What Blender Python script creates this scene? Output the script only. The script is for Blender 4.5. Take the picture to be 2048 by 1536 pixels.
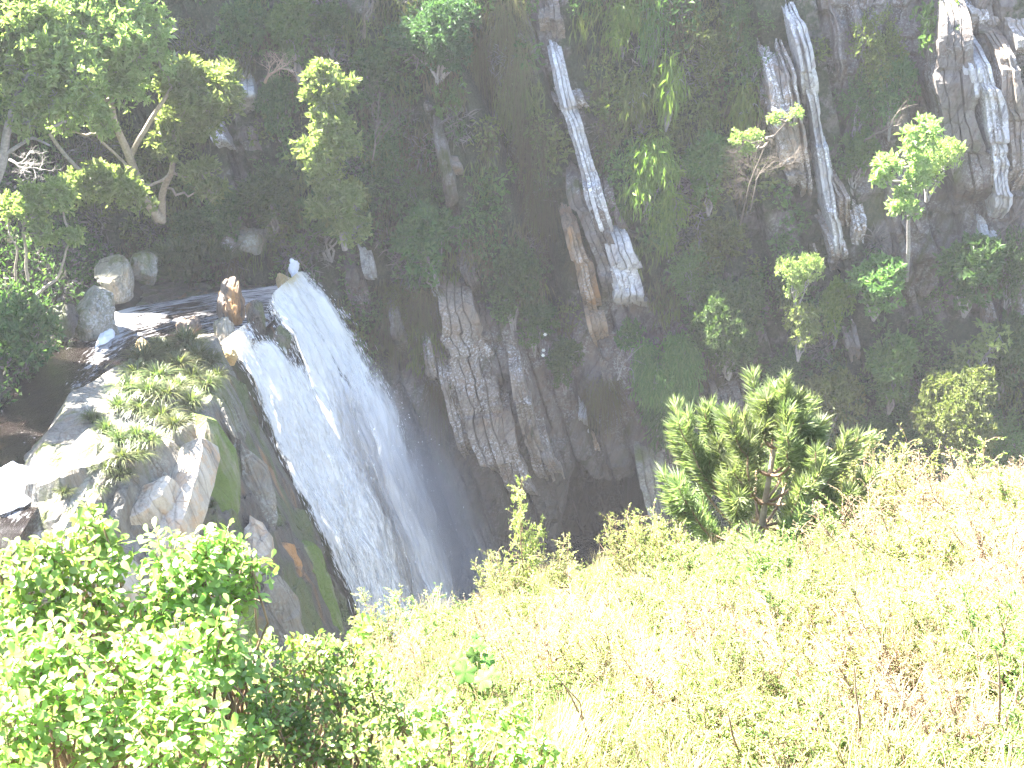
import bpy, math, random
import numpy as np
from mathutils import Vector, Matrix, Quaternion

# ------------------------------------------------------------------ camera, sky, sun, exposure
scene = bpy.context.scene
for o in list(bpy.data.objects):
    bpy.data.objects.remove(o)
COL = scene.collection
PITCH = math.radians(22.0)
HFOV = math.radians(45.0)
cam = bpy.data.cameras.new('camera')
cam.sensor_width = 36.0
cam.lens = 18.0 / math.tan(HFOV / 2)
cam.clip_start = 0.1
cam.clip_end = 400.0
camo = bpy.data.objects.new('camera', cam)
camo.rotation_euler = (math.pi / 2 - PITCH, 0, 0)
COL.objects.link(camo)
scene.camera = camo

SUN = Vector((-0.52, 0.20, 0.82)).normalized()          # direction towards the sun
world = bpy.data.worlds.new('World')
scene.world = world
world.use_nodes = True
wn = world.node_tree
sky = wn.nodes.new('ShaderNodeTexSky')
sky.sky_type = 'NISHITA'
sky.sun_disc = False
sky.sun_elevation = math.asin(SUN.z)
sky.sun_rotation = math.atan2(SUN.x, SUN.y)
wn.links.new(sky.outputs[0], wn.nodes['Background'].inputs[0])
wn.nodes['Background'].inputs[1].default_value = 0.06
sl = bpy.data.lights.new('sun', 'SUN')
sl.energy = 5.0
sl.angle = math.radians(0.5)
sl.color = (1.0, 0.95, 0.86)
so = bpy.data.objects.new('sun', sl)
so.rotation_euler = SUN.to_track_quat('Z', 'Y').to_euler()
so.location = (0, 0, 30)
COL.objects.link(so)

scene.view_settings.view_transform = 'Standard'
scene.view_settings.look = 'None'
scene.view_settings.exposure = 4.15
scene.view_settings.gamma = 1.0
scene.view_settings.use_curve_mapping = False
scene.render.engine = 'CYCLES'
scene.cycles.use_denoising = True
scene.cycles.denoiser = 'OPENIMAGEDENOISE'
scene.cycles.denoising_input_passes = 'RGB_ALBEDO_NORMAL'
scene.cycles.denoising_prefilter = 'NONE'
scene.cycles.max_bounces = 6
scene.cycles.diffuse_bounces = 3
scene.cycles.glossy_bounces = 2
scene.cycles.transmission_bounces = 3
scene.cycles.transparent_max_bounces = 16
scene.cycles.volume_bounces = 0
scene.cycles.sample_clamp_indirect = 6.0

HAZE_DENSITY = 0.0005

# ------------------------------------------------------------------ numeric helpers
F = 1024.0 / math.tan(HFOV / 2)
CP, SP = math.cos(PITCH), math.sin(PITCH)


def ray(px, py):
    a = (px - 1024.0) / F
    b = (768.0 - py) / F
    return np.array([a, CP + b * SP, -SP + b * CP])


def at(px, py, y):
    d = ray(px, py)
    return d * (y / d[1])


def depth_of(p):
    return p[1] * CP - p[2] * SP


def ppm(p):                                   # photograph pixels per metre at a point
    return F / depth_of(p)


def _h(ix, iy, iz):
    with np.errstate(over='ignore'):
        n = (ix.astype(np.int64) * 374761393 + iy.astype(np.int64) * 668265263 + iz.astype(np.int64) * 2147483647) & 0xffffffff
        n = ((n ^ (n >> 13)) * 1274126177) & 0xffffffff
        n = n ^ (n >> 16)
    return (n & 0xffff) / 65535.0


def vnoise(x, y, z=0.0):
    x, y, z = np.broadcast_arrays(np.asarray(x, float), np.asarray(y, float), np.asarray(z, float))
    xi, yi, zi = np.floor(x), np.floor(y), np.floor(z)
    fx, fy, fz = x - xi, y - yi, z - zi
    fx = fx * fx * (3 - 2 * fx); fy = fy * fy * (3 - 2 * fy); fz = fz * fz * (3 - 2 * fz)
    r = 0
    for a in (0, 1):
        for b in (0, 1):
            for c in (0, 1):
                w = (fx if a else 1 - fx) * (fy if b else 1 - fy) * (fz if c else 1 - fz)
                r = r + w * _h(xi + a, yi + b, zi + c)
    return r * 2 - 1


def fbm(x, y, z=0.0, o=4):
    r, a, s = 0, 0.5, 1.0
    for i in range(o):
        r = r + a * vnoise(np.asarray(x) * s + i * 7.3, np.asarray(y) * s + i * 3.1, np.asarray(z) * s + i * 1.7)
        a *= 0.5; s *= 2.03
    return r


def sstep(a, b, x):
    t = np.clip((np.asarray(x, float) - a) / (b - a), 0, 1)
    return t * t * (3 - 2 * t)


# ------------------------------------------------------------------ mesh helpers
def link(o, parent=None):
    COL.objects.link(o)
    if parent is not None:
        o.parent = parent
    return o


def mesh_np(name, verts, faces, mats=(), mat_idx=None, smooth=False):
    """faces: list of (n,k) index arrays"""
    me = bpy.data.meshes.new(name)
    verts = np.asarray(verts, np.float32)
    loops = np.concatenate([f.reshape(-1) for f in faces]).astype(np.int32)
    tot = np.concatenate([np.full(len(f), f.shape[1], np.int32) for f in faces])
    start = np.concatenate([[0], np.cumsum(tot)[:-1]]).astype(np.int32)
    me.vertices.add(len(verts)); me.vertices.foreach_set('co', verts.reshape(-1))
    me.loops.add(len(loops)); me.loops.foreach_set('vertex_index', loops)
    me.polygons.add(len(tot)); me.polygons.foreach_set('loop_start', start)
    me.polygons.foreach_set('loop_total', tot)
    if mat_idx is not None:
        me.polygons.foreach_set('material_index', np.asarray(mat_idx, np.int32))
    me.polygons.foreach_set('use_smooth', np.full(len(tot), smooth, bool))
    for m in mats:
        me.materials.append(m)
    me.update(calc_edges=True)
    return me


def grid_faces(nu, nv):
    i = np.arange(nu * nv).reshape(nu, nv)
    return np.stack([i[:-1, :-1], i[1:, :-1], i[1:, 1:], i[:-1, 1:]], -1).reshape(-1, 4)


def add_attr(me, name, vals):
    a = me.attributes.new(name, 'FLOAT', 'POINT')
    a.data.foreach_set('value', np.asarray(vals, np.float32).reshape(-1))


def obj(name, me, parent=None, loc=None):
    o = bpy.data.objects.new(name, me)
    if loc is not None:
        o.location = loc
    return link(o, parent)


def tag(o, label=None, cat=None, group=None, kind=None):
    if label: o['label'] = label
    if cat: o['category'] = cat
    if group: o['group'] = group
    if kind: o['kind'] = kind
    return o


def root_at(name, loc):
    o = bpy.data.objects.new(name, None)
    o.empty_display_size = 0.2
    o.location = [float(c) for c in loc]
    return link(o)


class Tubes:
    """collects tapered tubes into one mesh"""
    def __init__(self, sides=5):
        self.v, self.f, self.n, self.k = [], [], 0, sides

    def add(self, pts, r0, r1):
        pts = np.asarray(pts, float)
        n, k = len(pts), self.k
        t = np.gradient(pts, axis=0)
        t /= np.linalg.norm(t, axis=1, keepdims=True) + 1e-9
        ref = np.array([0.31, 0.9, 0.2]) if abs(t[0][1]) < 0.8 else np.array([0.9, 0.2, 0.31])
        a = np.cross(t, ref); a /= np.linalg.norm(a, axis=1, keepdims=True) + 1e-9
        b = np.cross(t, a)
        r = np.linspace(r0, r1, n)[:, None, None]
        ang = np.arange(k) * 2 * math.pi / k
        ring = pts[:, None, :] + r * (np.cos(ang)[None, :, None] * a[:, None, :] + np.sin(ang)[None, :, None] * b[:, None, :])
        self.v.append(ring.reshape(-1, 3))
        i = np.arange(n * k).reshape(n, k) + self.n
        q = np.stack([i[:-1], np.roll(i[:-1], -1, 1), np.roll(i[1:], -1, 1), i[1:]], -1).reshape(-1, 4)
        self.f.append(q)
        self.n += n * k

    def mesh(self, name, mat):
        return mesh_np(name, np.concatenate(self.v), [np.concatenate(self.f)], [mat], smooth=True)


def unit(v):
    return v / (np.linalg.norm(v, axis=-1, keepdims=True) + 1e-9)


def leaf_arrays(c, d, nrm, L, W, fold=0.25, bend=0.15):
    """rhombic leaf: base, left, tip, right. c base points, d directions, nrm approximate normals"""
    d = unit(d)
    s = unit(np.cross(d, nrm)); n = np.cross(s, d)
    L = np.asarray(L)[:, None]; W = np.asarray(W)[:, None]
    v = np.empty((len(c), 4, 3))
    v[:, 0] = c
    v[:, 1] = c + d * L * 0.5 + s * W * 0.5 + n * W * fold
    v[:, 2] = c + d * L - n * L * bend
    v[:, 3] = c + d * L * 0.5 - s * W * 0.5 + n * W * fold
    f = np.arange(len(c) * 4).reshape(-1, 4)
    tri = np.concatenate([f[:, [0, 1, 2]], f[:, [0, 2, 3]]])
    return v.reshape(-1, 3), tri


def leaf_mesh(name, c, d, nrm, L, W, mats, rng, fold=0.25, bend=0.15, weights=None):
    v, tri = leaf_arrays(c, d, nrm, L, W, fold, bend)
    mi = None
    if len(mats) > 1:
        m = rng.choice(len(mats), len(c), p=weights)
        mi = np.concatenate([m, m])
    return mesh_np(name, v, [tri], mats, mi)


# ------------------------------------------------------------------ materials
class NT:
    def __init__(self, name):
        self.m = bpy.data.materials.new(name)
        self.m.use_nodes = True
        self.t = self.m.node_tree
        self.t.nodes.clear()

    def n(self, typ, **kw):
        nd = self.t.nodes.new(typ)
        for k, v in kw.items():
            if k.startswith('_'):
                nd.inputs[k[1:]].default_value = v
            else:
                setattr(nd, k, v)
        return nd

    def l(self, a, b):
        self.t.links.new(a, b)

    def noise(self, vec, scale, detail=4, rough=0.55, dist=0.0):
        nd = self.n('ShaderNodeTexNoise', _Scale=scale, _Detail=detail, _Roughness=rough, _Distortion=dist)
        if vec is not None: self.l(vec, nd.inputs['Vector'])
        return nd.outputs['Fac']

    def ramp(self, fac, stops):
        nd = self.n('ShaderNodeValToRGB')
        cr = nd.color_ramp
        while len(cr.elements) < len(stops):
            cr.elements.new(0.5)
        for e, (p, c) in zip(cr.elements, stops):
            e.position = p
            e.color = (c, c, c, 1) if np.isscalar(c) else (*c, 1)
        self.l(fac, nd.inputs[0])
        return nd.outputs[0]

    def mix(self, fac, a, b, mode='MIX'):
        nd = self.n('ShaderNodeMix', data_type='RGBA', blend_type=mode)
        for s, x in ((nd.inputs[0], fac), (nd.inputs[6], a), (nd.inputs[7], b)):
            if hasattr(x, 'is_linked'): self.l(x, s)
            elif np.isscalar(x): s.default_value = x
            else: s.default_value = (*x, 1)
        return nd.outputs[2]

    def math(self, op, a, b=0.0, clamp=False):
        nd = self.n('ShaderNodeMath', operation=op, use_clamp=clamp)
        for s, x in ((nd.inputs[0], a), (nd.inputs[1], b)):
            if hasattr(x, 'is_linked'): self.l(x, s)
            else: s.default_value = x
        return nd.outputs[0]

    def out(self, surf=None, vol=None):
        o = self.n('ShaderNodeOutputMaterial')
        if surf is not None: self.l(surf, o.inputs[0])
        if vol is not None: self.l(vol, o.inputs[1])
        return self.m


def leaf_mat(name, c1, c2, c3=None, trans=0.4, rough=0.5, spec=0.3, tint=1.0):
    """c1..c3: per-leaf colour range"""
    t = NT(name)
    geo = t.n('ShaderNodeNewGeometry')
    info = t.n('ShaderNodeObjectInfo')
    stops = [(0.0, c1), (0.6, c2), (1.0, c3 or c2)]
    col = t.ramp(geo.outputs['Random Per Island'], stops)
    hsv = t.n('ShaderNodeHueSaturation')
    t.l(col, hsv.inputs['Color'])
    t.l(t.math('MULTIPLY_ADD', info.outputs['Random'], 0.5), hsv.inputs['Value'])
    hsv.inputs['Value'].default_value = 1
    # value 0.75..1.25, hue 0.48..0.52 per plant
    for lk in list(t.t.links):
        if lk.to_socket == hsv.inputs['Value']: t.t.links.remove(lk)
    t.l(t.math('ADD', t.math('MULTIPLY', info.outputs['Random'], 0.5), 0.75), hsv.inputs['Value'])
    t.l(t.math('ADD', t.math('MULTIPLY', info.outputs['Random'], 0.04), 0.48), hsv.inputs['Hue'])
    p = t.n('ShaderNodeBsdfPrincipled', _Roughness=rough)
    p.inputs['Specular IOR Level'].default_value = spec
    t.l(hsv.outputs[0], p.inputs['Base Color'])
    tr = t.n('ShaderNodeBsdfTranslucent')
    t.l(t.mix(1.0, hsv.outputs[0], (1.1 * tint, 1.3 * tint, 0.6 * tint), 'MULTIPLY'), tr.inputs[0])
    mx = t.n('ShaderNodeMixShader'); mx.inputs[0].default_value = trans
    t.l(p.outputs[0], mx.inputs[1]); t.l(tr.outputs[0], mx.inputs[2])
    return t.out(mx.outputs[0])


def bark_mat(name, c1, c2, scale=12):
    t = NT(name)
    tc = t.n('ShaderNodeTexCoord')
    nz = t.noise(tc.outputs['Object'], scale, 5)
    col = t.ramp(nz, [(0.3, c1), (0.7, c2)])
    p = t.n('ShaderNodeBsdfPrincipled', _Roughness=0.85)
    t.l(col, p.inputs['Base Color'])
    b = t.n('ShaderNodeBump', _Strength=0.5, _Distance=0.02)
    t.l(nz, b.inputs['Height']); t.l(b.outputs[0], p.inputs['Normal'])
    return t.out(p.outputs[0])


def rock_mat(name, base, dark, lichen=(0.5, 0.5, 0.52), lich=0.5, moss=None, mossy=0.5, rust=None, lean=0.3, rough=0.8, wet=0.0, joints=0.6, lean2=0, veg=False, ochre=0.3):
    """bedded rock: long streaks along the bedding, cross joints, lichen specks, moss"""
    t = NT(name)
    geo = t.n('ShaderNodeNewGeometry')
    # bedding coordinates: s across the beds, along them stretched
    mp = t.n('ShaderNodeMapping', vector_type='TEXTURE')
    mp.inputs['Rotation'].default_value = (0, math.atan(lean), 0)
    t.l(geo.outputs['Position'], mp.inputs[0])
    st = t.n('ShaderNodeMapping')
    st.inputs['Scale'].default_value = (1.6, 1.6, 0.22)
    t.l(mp.outputs[0], st.inputs[0])
    n1 = t.noise(st.outputs[0], 1.4, 6, 0.62, 0.4)
    n2 = t.noise(geo.outputs['Position'], 2.3, 6, 0.65)
    n3 = t.noise(geo.outputs['Position'], 13.0, 4, 0.7)
    n4 = t.noise(st.outputs[0], 7.0, 5, 0.7, 0.2)
    f = t.math('ADD', t.math('MULTIPLY', n1, 0.55), t.math('MULTIPLY', n4, 0.45))
    col = t.ramp(f, [(0.34, dark), (0.5, base), (0.68, [min(1, c * 1.35) for c in base])])
    col = t.mix(t.math('MULTIPLY', t.ramp(n2, [(0.5, 0.0), (0.62, 1.0)]), ochre), col, (base[0] * 1.25, base[1] * 0.85, base[2] * 0.5))
    # fine cracks
    vor = t.n('ShaderNodeTexVoronoi', feature='DISTANCE_TO_EDGE', _Scale=1.3)
    wv = t.mix(0.12, st.outputs[0], t.n('ShaderNodeTexNoise', _Scale=3.0).outputs['Color'])
    t.l(wv, vor.inputs['Vector'])
    crack = t.ramp(vor.outputs['Distance'], [(0.0, 0.0), (0.035, 1.0)])
    col = t.mix(t.math('MULTIPLY', t.math('SUBTRACT', 1.0, crack), 0.6 * joints), col, [c * 0.45 for c in dark])
    if lich > 0:
        lm = t.math('MULTIPLY', t.ramp(t.noise(geo.outputs['Position'], 0.9, 3), [(0.42, 0.0), (0.62, 1.0)]),
                    t.ramp(n3, [(0.50, 0.0), (0.60, 1.0)]))
        lm2 = t.ramp(t.noise(st.outputs[0], 3.2, 6, 0.75), [(0.62, 0.0), (0.70, 1.0)])
        lm = t.math('MAXIMUM', lm, t.math('MULTIPLY', lm2, 0.8))
        col = t.mix(t.math('MULTIPLY', lm, lich), col, lichen)
    if rust:
        rm = t.ramp(t.noise(st.outputs[0], 1.1, 3), [(0.58 - 0.14 * lean2, 0.0), (0.68 - 0.12 * lean2, 1.0)])
        col = t.mix(t.math('MULTIPLY', rm, 0.7), col, rust)
    if moss:
        mm = t.ramp(t.noise(st.outputs[0], 0.8, 5, 0.6), [(0.62 - 0.3 * mossy, 0.0), (0.74 - 0.3 * mossy, 1.0)])
        mc = t.mix(n3, [c * 0.6 for c in moss], [c * 1.3 for c in moss])
        col = t.mix(mm, col, mc)
    if veg:
        at_ = t.n('ShaderNodeAttribute', attribute_name='veg')
        vm = t.math('ADD', at_.outputs['Fac'], t.math('MULTIPLY', t.math('SUBTRACT', n2, 0.5), 1.4))
        vm = t.ramp(vm, [(0.42, 0.0), (0.62, 1.0)])
        soil = t.ramp(n3, [(0.35, (0.018, 0.020, 0.012)), (0.55, (0.045, 0.055, 0.025)), (0.7, (0.085, 0.075, 0.06))])
        col = t.mix(vm, col, soil)
        sp = t.n('ShaderNodeAttribute', attribute_name='depth_shade')
        col = t.mix(t.math('MULTIPLY', sp.outputs['Fac'], 0.75), col, t.mix(n4, (0.018, 0.016, 0.014), (0.06, 0.055, 0.04)))  # painted shade: darkens the low centre of the face like a deep gorge
    p = t.n('ShaderNodeBsdfPrincipled', _Roughness=rough)
    p.inputs['Specular IOR Level'].default_value = 0.25 + wet
    t.l(col, p.inputs['Base Color'])
    hgt = t.math('ADD', t.math('ADD', t.math('MULTIPLY', n4, 0.8), t.math('MULTIPLY', n3, 0.35)), t.math('MULTIPLY', crack, 0.3 * joints))
    b = t.n('ShaderNodeBump', _Strength=0.9, _Distance=0.12)
    t.l(hgt, b.inputs['Height']); t.l(b.outputs[0], p.inputs['Normal'])
    return t.out(p.outputs[0])


M = {}
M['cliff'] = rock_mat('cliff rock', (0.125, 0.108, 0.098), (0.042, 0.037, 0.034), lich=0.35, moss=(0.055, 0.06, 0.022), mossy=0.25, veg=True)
M['rib_brown'] = rock_mat('brown bedded rock', (0.19, 0.16, 0.135), (0.075, 0.062, 0.052), lich=0.7, moss=(0.06, 0.06, 0.03), mossy=0.0)
M['rib_pale'] = rock_mat('lichened rock', (0.25, 0.225, 0.205), (0.12, 0.10, 0.09), lichen=(0.66, 0.64, 0.68), lich=1.5, ochre=0.4)
M['rib_white'] = rock_mat('white crusted rock', (0.36, 0.35, 0.36), (0.13, 0.125, 0.13), lichen=(0.72, 0.72, 0.76), lich=1.0, ochre=0.15)
M['rib_rust'] = rock_mat('rust stained rock', (0.24, 0.18, 0.13), (0.09, 0.07, 0.055), lich=0.5, rust=(0.36, 0.2, 0.09))
M['slab_pale'] = rock_mat('pale slab rock', (0.42, 0.37, 0.31), (0.2, 0.17, 0.14), lichen=(0.55, 0.53, 0.48), lich=0.4, lean=-0.35, ochre=0.5)
M['slab_moss'] = rock_mat('mossy slab rock', (0.21, 0.20, 0.15), (0.09, 0.085, 0.06), lichen=(0.35, 0.36, 0.3), lich=0.3, moss=(0.10, 0.15, 0.03), mossy=0.75, lean=-0.2)
M['slab_grey'] = rock_mat('grey wet slab rock', (0.17, 0.16, 0.14), (0.07, 0.065, 0.055), lichen=(0.4, 0.42, 0.38), lich=0.5, moss=(0.10, 0.115, 0.04), mossy=0.35, lean=-0.25)
M['slab_wet'] = rock_mat('dark wet rock', (0.075, 0.066, 0.058), (0.03, 0.027, 0.025), lich=0.0, moss=(0.065, 0.085, 0.025), mossy=0.5, rust=(0.26, 0.14, 0.05), rough=0.45, wet=0.3, lean=-0.1)
M['slab_rust'] = rock_mat('orange stained wet rock', (0.13, 0.10, 0.08), (0.05, 0.045, 0.04), lich=0.0, rust=(0.46, 0.22, 0.06), lean2=1, rough=0.5, wet=0.2, lean=-0.1)
M['boulder'] = rock_mat('river boulder', (0.24, 0.23, 0.19), (0.10, 0.095, 0.08), lichen=(0.6, 0.6, 0.62), lich=0.5, moss=(0.10, 0.12, 0.04), mossy=0.45)
M['amber'] = rock_mat('amber rock under thin water', (0.42, 0.31, 0.14), (0.24, 0.17, 0.08), lich=0.0, rough=0.3, wet=0.3)

M['bark_pale'] = bark_mat('pale bark', (0.20, 0.165, 0.13), (0.36, 0.31, 0.25))
M['bark_grey'] = bark_mat('grey bark', (0.16, 0.15, 0.14), (0.30, 0.28, 0.27))
M['bark_dark'] = bark_mat('dark bark', (0.06, 0.05, 0.04), (0.14, 0.115, 0.09))
M['twig_brown'] = bark_mat('brown twig', (0.16, 0.10, 0.06), (0.28, 0.19, 0.12))
M['dead'] = bark_mat('dead branch', (0.24, 0.17, 0.12), (0.42, 0.3, 0.22))

M['leaf_dark'] = leaf_mat('dark green leaf', (0.045, 0.085, 0.028), (0.065, 0.12, 0.036), (0.10, 0.155, 0.05))
M['leaf_mid'] = leaf_mat('mid green leaf', (0.065, 0.12, 0.034), (0.095, 0.165, 0.045), (0.14, 0.20, 0.065))
M['leaf_olive'] = leaf_mat('olive leaf', (0.08, 0.10, 0.028), (0.115, 0.14, 0.038), (0.165, 0.17, 0.055))
M['leaf_yellow'] = leaf_mat('yellow green leaf', (0.10, 0.15, 0.03), (0.145, 0.20, 0.04), (0.20, 0.235, 0.06))
M['leaf_blue'] = leaf_mat('cool green leaf', (0.042, 0.09, 0.042), (0.06, 0.13, 0.055), (0.085, 0.16, 0.07))
M['leaf_tree'] = leaf_mat('tree leaf', (0.17, 0.22, 0.075), (0.24, 0.30, 0.12), (0.33, 0.37, 0.20), trans=0.58)
M['leaf_near'] = leaf_mat('glossy near leaf', (0.16, 0.25, 0.065), (0.24, 0.34, 0.10), (0.35, 0.42, 0.18), trans=0.55, rough=0.38, spec=0.5)
M['leaf_near_dark'] = leaf_mat('small near leaf', (0.08, 0.13, 0.03), (0.13, 0.19, 0.04), (0.21, 0.26, 0.08), trans=0.45, rough=0.4, spec=0.45)
M['leaf_broad'] = leaf_mat('broad soft leaf', (0.065, 0.14, 0.03), (0.08, 0.165, 0.035), (0.10, 0.19, 0.045), trans=0.35, rough=0.6)
M['heath_yellow'] = leaf_mat('heath sprig', (0.16, 0.19, 0.06), (0.25, 0.28, 0.11), (0.38, 0.38, 0.21), trans=0.45)
M['heath_green'] = leaf_mat('green heath sprig', (0.12, 0.18, 0.055), (0.19, 0.26, 0.09), (0.30, 0.36, 0.16), trans=0.45)
M['straw'] = leaf_mat('dry straw', (0.24, 0.19, 0.12), (0.36, 0.30, 0.20), (0.50, 0.44, 0.32), trans=0.35, rough=0.7, spec=0.1)
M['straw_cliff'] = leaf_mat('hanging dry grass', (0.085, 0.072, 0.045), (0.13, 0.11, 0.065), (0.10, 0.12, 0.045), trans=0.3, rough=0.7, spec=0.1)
M['grass_tuft'] = leaf_mat('river tussock blade', (0.04, 0.065, 0.02), (0.075, 0.10, 0.032), (0.15, 0.15, 0.065), trans=0.4, rough=0.4, spec=0.5)
M['needle'] = leaf_mat('pine needle', (0.14, 0.18, 0.09), (0.21, 0.25, 0.13), (0.33, 0.35, 0.21), trans=0.5, rough=0.45, spec=0.4)
M['flower_white'] = leaf_mat('white petal', (0.6, 0.6, 0.58), (0.7, 0.7, 0.68), trans=0.2, tint=0.9)
M['twig_fine'] = leaf_mat('fine grey twig', (0.10, 0.09, 0.09), (0.15, 0.13, 0.13), (0.22, 0.19, 0.18), trans=0.1)


def soil_mat():
    t = NT('slope soil')
    geo = t.n('ShaderNodeNewGeometry')
    n1 = t.noise(geo.outputs['Position'], 3.0, 6, 0.65)
    n2 = t.noise(geo.outputs['Position'], 30.0, 4, 0.7)
    col = t.ramp(n1, [(0.35, (0.05, 0.045, 0.025)), (0.55, (0.10, 0.09, 0.05)), (0.7, (0.17, 0.15, 0.09))])
    col = t.mix(t.math('MULTIPLY', n2, 0.6), col, (0.12, 0.12, 0.05))
    p = t.n('ShaderNodeBsdfPrincipled', _Roughness=0.95)
    t.l(col, p.inputs['Base Color'])
    b = t.n('ShaderNodeBump', _Strength=1.0, _Distance=0.05)
    t.l(n2, b.inputs['Height']); t.l(b.outputs[0], p.inputs['Normal'])
    return t.out(p.outputs[0])


M['soil'] = soil_mat()


def bank_mat():
    t = NT('bank soil')
    geo = t.n('ShaderNodeNewGeometry')
    n1 = t.noise(geo.outputs['Position'], 1.3, 6, 0.65)
    n2 = t.noise(geo.outputs['Position'], 14.0, 4, 0.7)
    col = t.ramp(n1, [(0.35, (0.02, 0.017, 0.012)), (0.55, (0.05, 0.036, 0.028)), (0.7, (0.085, 0.062, 0.05))])
    col = t.mix(t.math('MULTIPLY', n2, 0.5), col, (0.04, 0.05, 0.02))
    p = t.n('ShaderNodeBsdfPrincipled', _Roughness=0.95)
    t.l(col, p.inputs['Base Color'])
    b = t.n('ShaderNodeBump', _Strength=1.0, _Distance=0.08)
    t.l(n2, b.inputs['Height']); t.l(b.outputs[0], p.inputs['Normal'])
    return t.out(p.outputs[0])


M['bank'] = bank_mat()


def river_mat():
    t = NT('dark river water')
    uv = t.n('ShaderNodeUVMap', uv_map='flow')
    mp = t.n('ShaderNodeMapping'); mp.inputs['Scale'].default_value = (3.2, 0.75, 1)
    t.l(uv.outputs[0], mp.inputs[0])
    at_ = t.n('ShaderNodeAttribute', attribute_name='foam')
    n1 = t.noise(mp.outputs[0], 1.6, 7, 0.72, 1.2)
    n2 = t.noise(mp.outputs[0], 6.0, 4, 0.7, 0.5)
    f = t.math('ADD', t.math('ADD', t.math('MULTIPLY', n1, 0.7), t.math('MULTIPLY', n2, 0.3)), t.math('SUBTRACT', t.math('MULTIPLY', at_.outputs['Fac'], 0.40), 0.20))
    fm = t.ramp(f, [(0.50, 0.0), (0.62, 1.0)])
    deep = t.mix(n1, (0.003, 0.0025, 0.0025), (0.010, 0.006, 0.004))
    col = t.mix(t.math('MULTIPLY', fm, 0.75), deep, (0.62, 0.62, 0.66))
    p = t.n('ShaderNodeBsdfPrincipled')
    t.l(col, p.inputs['Base Color'])
    t.l(t.math('ADD', t.math('MULTIPLY', fm, 0.5), 0.12), p.inputs['Roughness'])
    p.inputs['IOR'].default_value = 1.33
    b = t.n('ShaderNodeBump', _Strength=0.6, _Distance=0.12)
    t.l(t.math('ADD', n1, t.math('MULTIPLY', n2, 0.5)), b.inputs['Height']); t.l(b.outputs[0], p.inputs['Normal'])
    return t.out(p.outputs[0])


M['river'] = river_mat()


def fall_mat(name, su, sv, lo, hi, white=(0.82, 0.81, 0.80), seed=0.0, amb=0.0):
    """white water with gaps; UV in metres (u across, v along the fall); 'cover' attribute = how closed the sheet is"""
    t = NT(name)
    uv = t.n('ShaderNodeUVMap', uv_map='flow')
    mp = t.n('ShaderNodeMapping'); mp.inputs['Scale'].default_value = (su, sv, 1); mp.inputs['Location'].default_value = (seed, seed * 1.7, seed)
    t.l(uv.outputs[0], mp.inputs[0])
    at_ = t.n('ShaderNodeAttribute', attribute_name='cover')
    n1 = t.noise(mp.outputs[0], 1.0, 8, 0.72, 0.6)
    mp2 = t.n('ShaderNodeMapping'); mp2.inputs['Scale'].default_value = (su * 5.0, sv * 1.8, 1)
    t.l(uv.outputs[0], mp2.inputs[0])
    n2 = t.noise(mp2.outputs[0], 1.0, 5, 0.75, 0.3)
    f = t.math('ADD', t.math('MULTIPLY', n1, 0.55), t.math('MULTIPLY', n2, 0.45))
    f = t.math('ADD', f, t.math('SUBTRACT', at_.outputs['Fac'], 0.5))
    a = t.ramp(f, [(lo, 0.0), (hi, 1.0)])
    wc = t.mix(t.ramp(n1, [(0.35, 0.0), (0.65, 1.0)]), [c * 0.8 for c in white], white)
    if amb > 0:
        am = t.n('ShaderNodeAttribute', attribute_name='amber')
        wc = t.mix(t.math('MULTIPLY', am.outputs['Fac'], amb), wc, (0.62, 0.52, 0.30))
    d = t.n('ShaderNodeBsdfDiffuse'); t.l(wc, d.inputs[0])
    tl = t.n('ShaderNodeBsdfTranslucent'); t.l(wc, tl.inputs[0])
    m1 = t.n('ShaderNodeMixShader'); m1.inputs[0].default_value = 0.35
    t.l(d.outputs[0], m1.inputs[1]); t.l(tl.outputs[0], m1.inputs[2])
    b = t.n('ShaderNodeBump', _Strength=0.7, _Distance=0.1)
    t.l(f, b.inputs['Height']); t.l(b.outputs[0], d.inputs['Normal'])
    tp = t.n('ShaderNodeBsdfTransparent')
    m2 = t.n('ShaderNodeMixShader')
    t.l(a, m2.inputs[0]); t.l(tp.outputs[0], m2.inputs[1]); t.l(m1.outputs[0], m2.inputs[2])
    return t.out(m2.outputs[0])


M['fall_sheet'] = fall_mat('falling white water', 1.5, 0.7, 0.46, 0.62, amb=1.0)
M['fall_veil'] = fall_mat('thin falling veil', 6.0, 0.7, 0.53, 0.66, seed=4.1)


def plain(name, c, rough=0.7):
    t = NT(name)
    tc = t.n('ShaderNodeTexCoord')
    nz = t.noise(tc.outputs['Object'], 9.0, 5)
    p = t.n('ShaderNodeBsdfPrincipled', _Roughness=rough)
    t.l(t.mix(nz, [x * 0.8 for x in c], c), p.inputs['Base Color'])
    b = t.n('ShaderNodeBump', _Strength=0.6, _Distance=0.05)
    t.l(nz, b.inputs['Height']); t.l(b.outputs[0], p.inputs['Normal'])
    return t.out(p.outputs[0])


M['foam'] = plain('river foam', (0.74, 0.75, 0.82), 0.6)
M['drop'] = plain('water drops', (0.8, 0.81, 0.84), 0.3)
M['dark_pool'] = plain('plunge pool water', (0.03, 0.035, 0.04), 0.15)

# ------------------------------------------------------------------ terrain functions
LEAN = 0.30
_r = np.random.default_rng(5)
BP = np.cumsum(_r.uniform(0.28, 1.15, 140)) - 45.0
BOFF = _r.uniform(-0.35, 0.45, 141)


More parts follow.
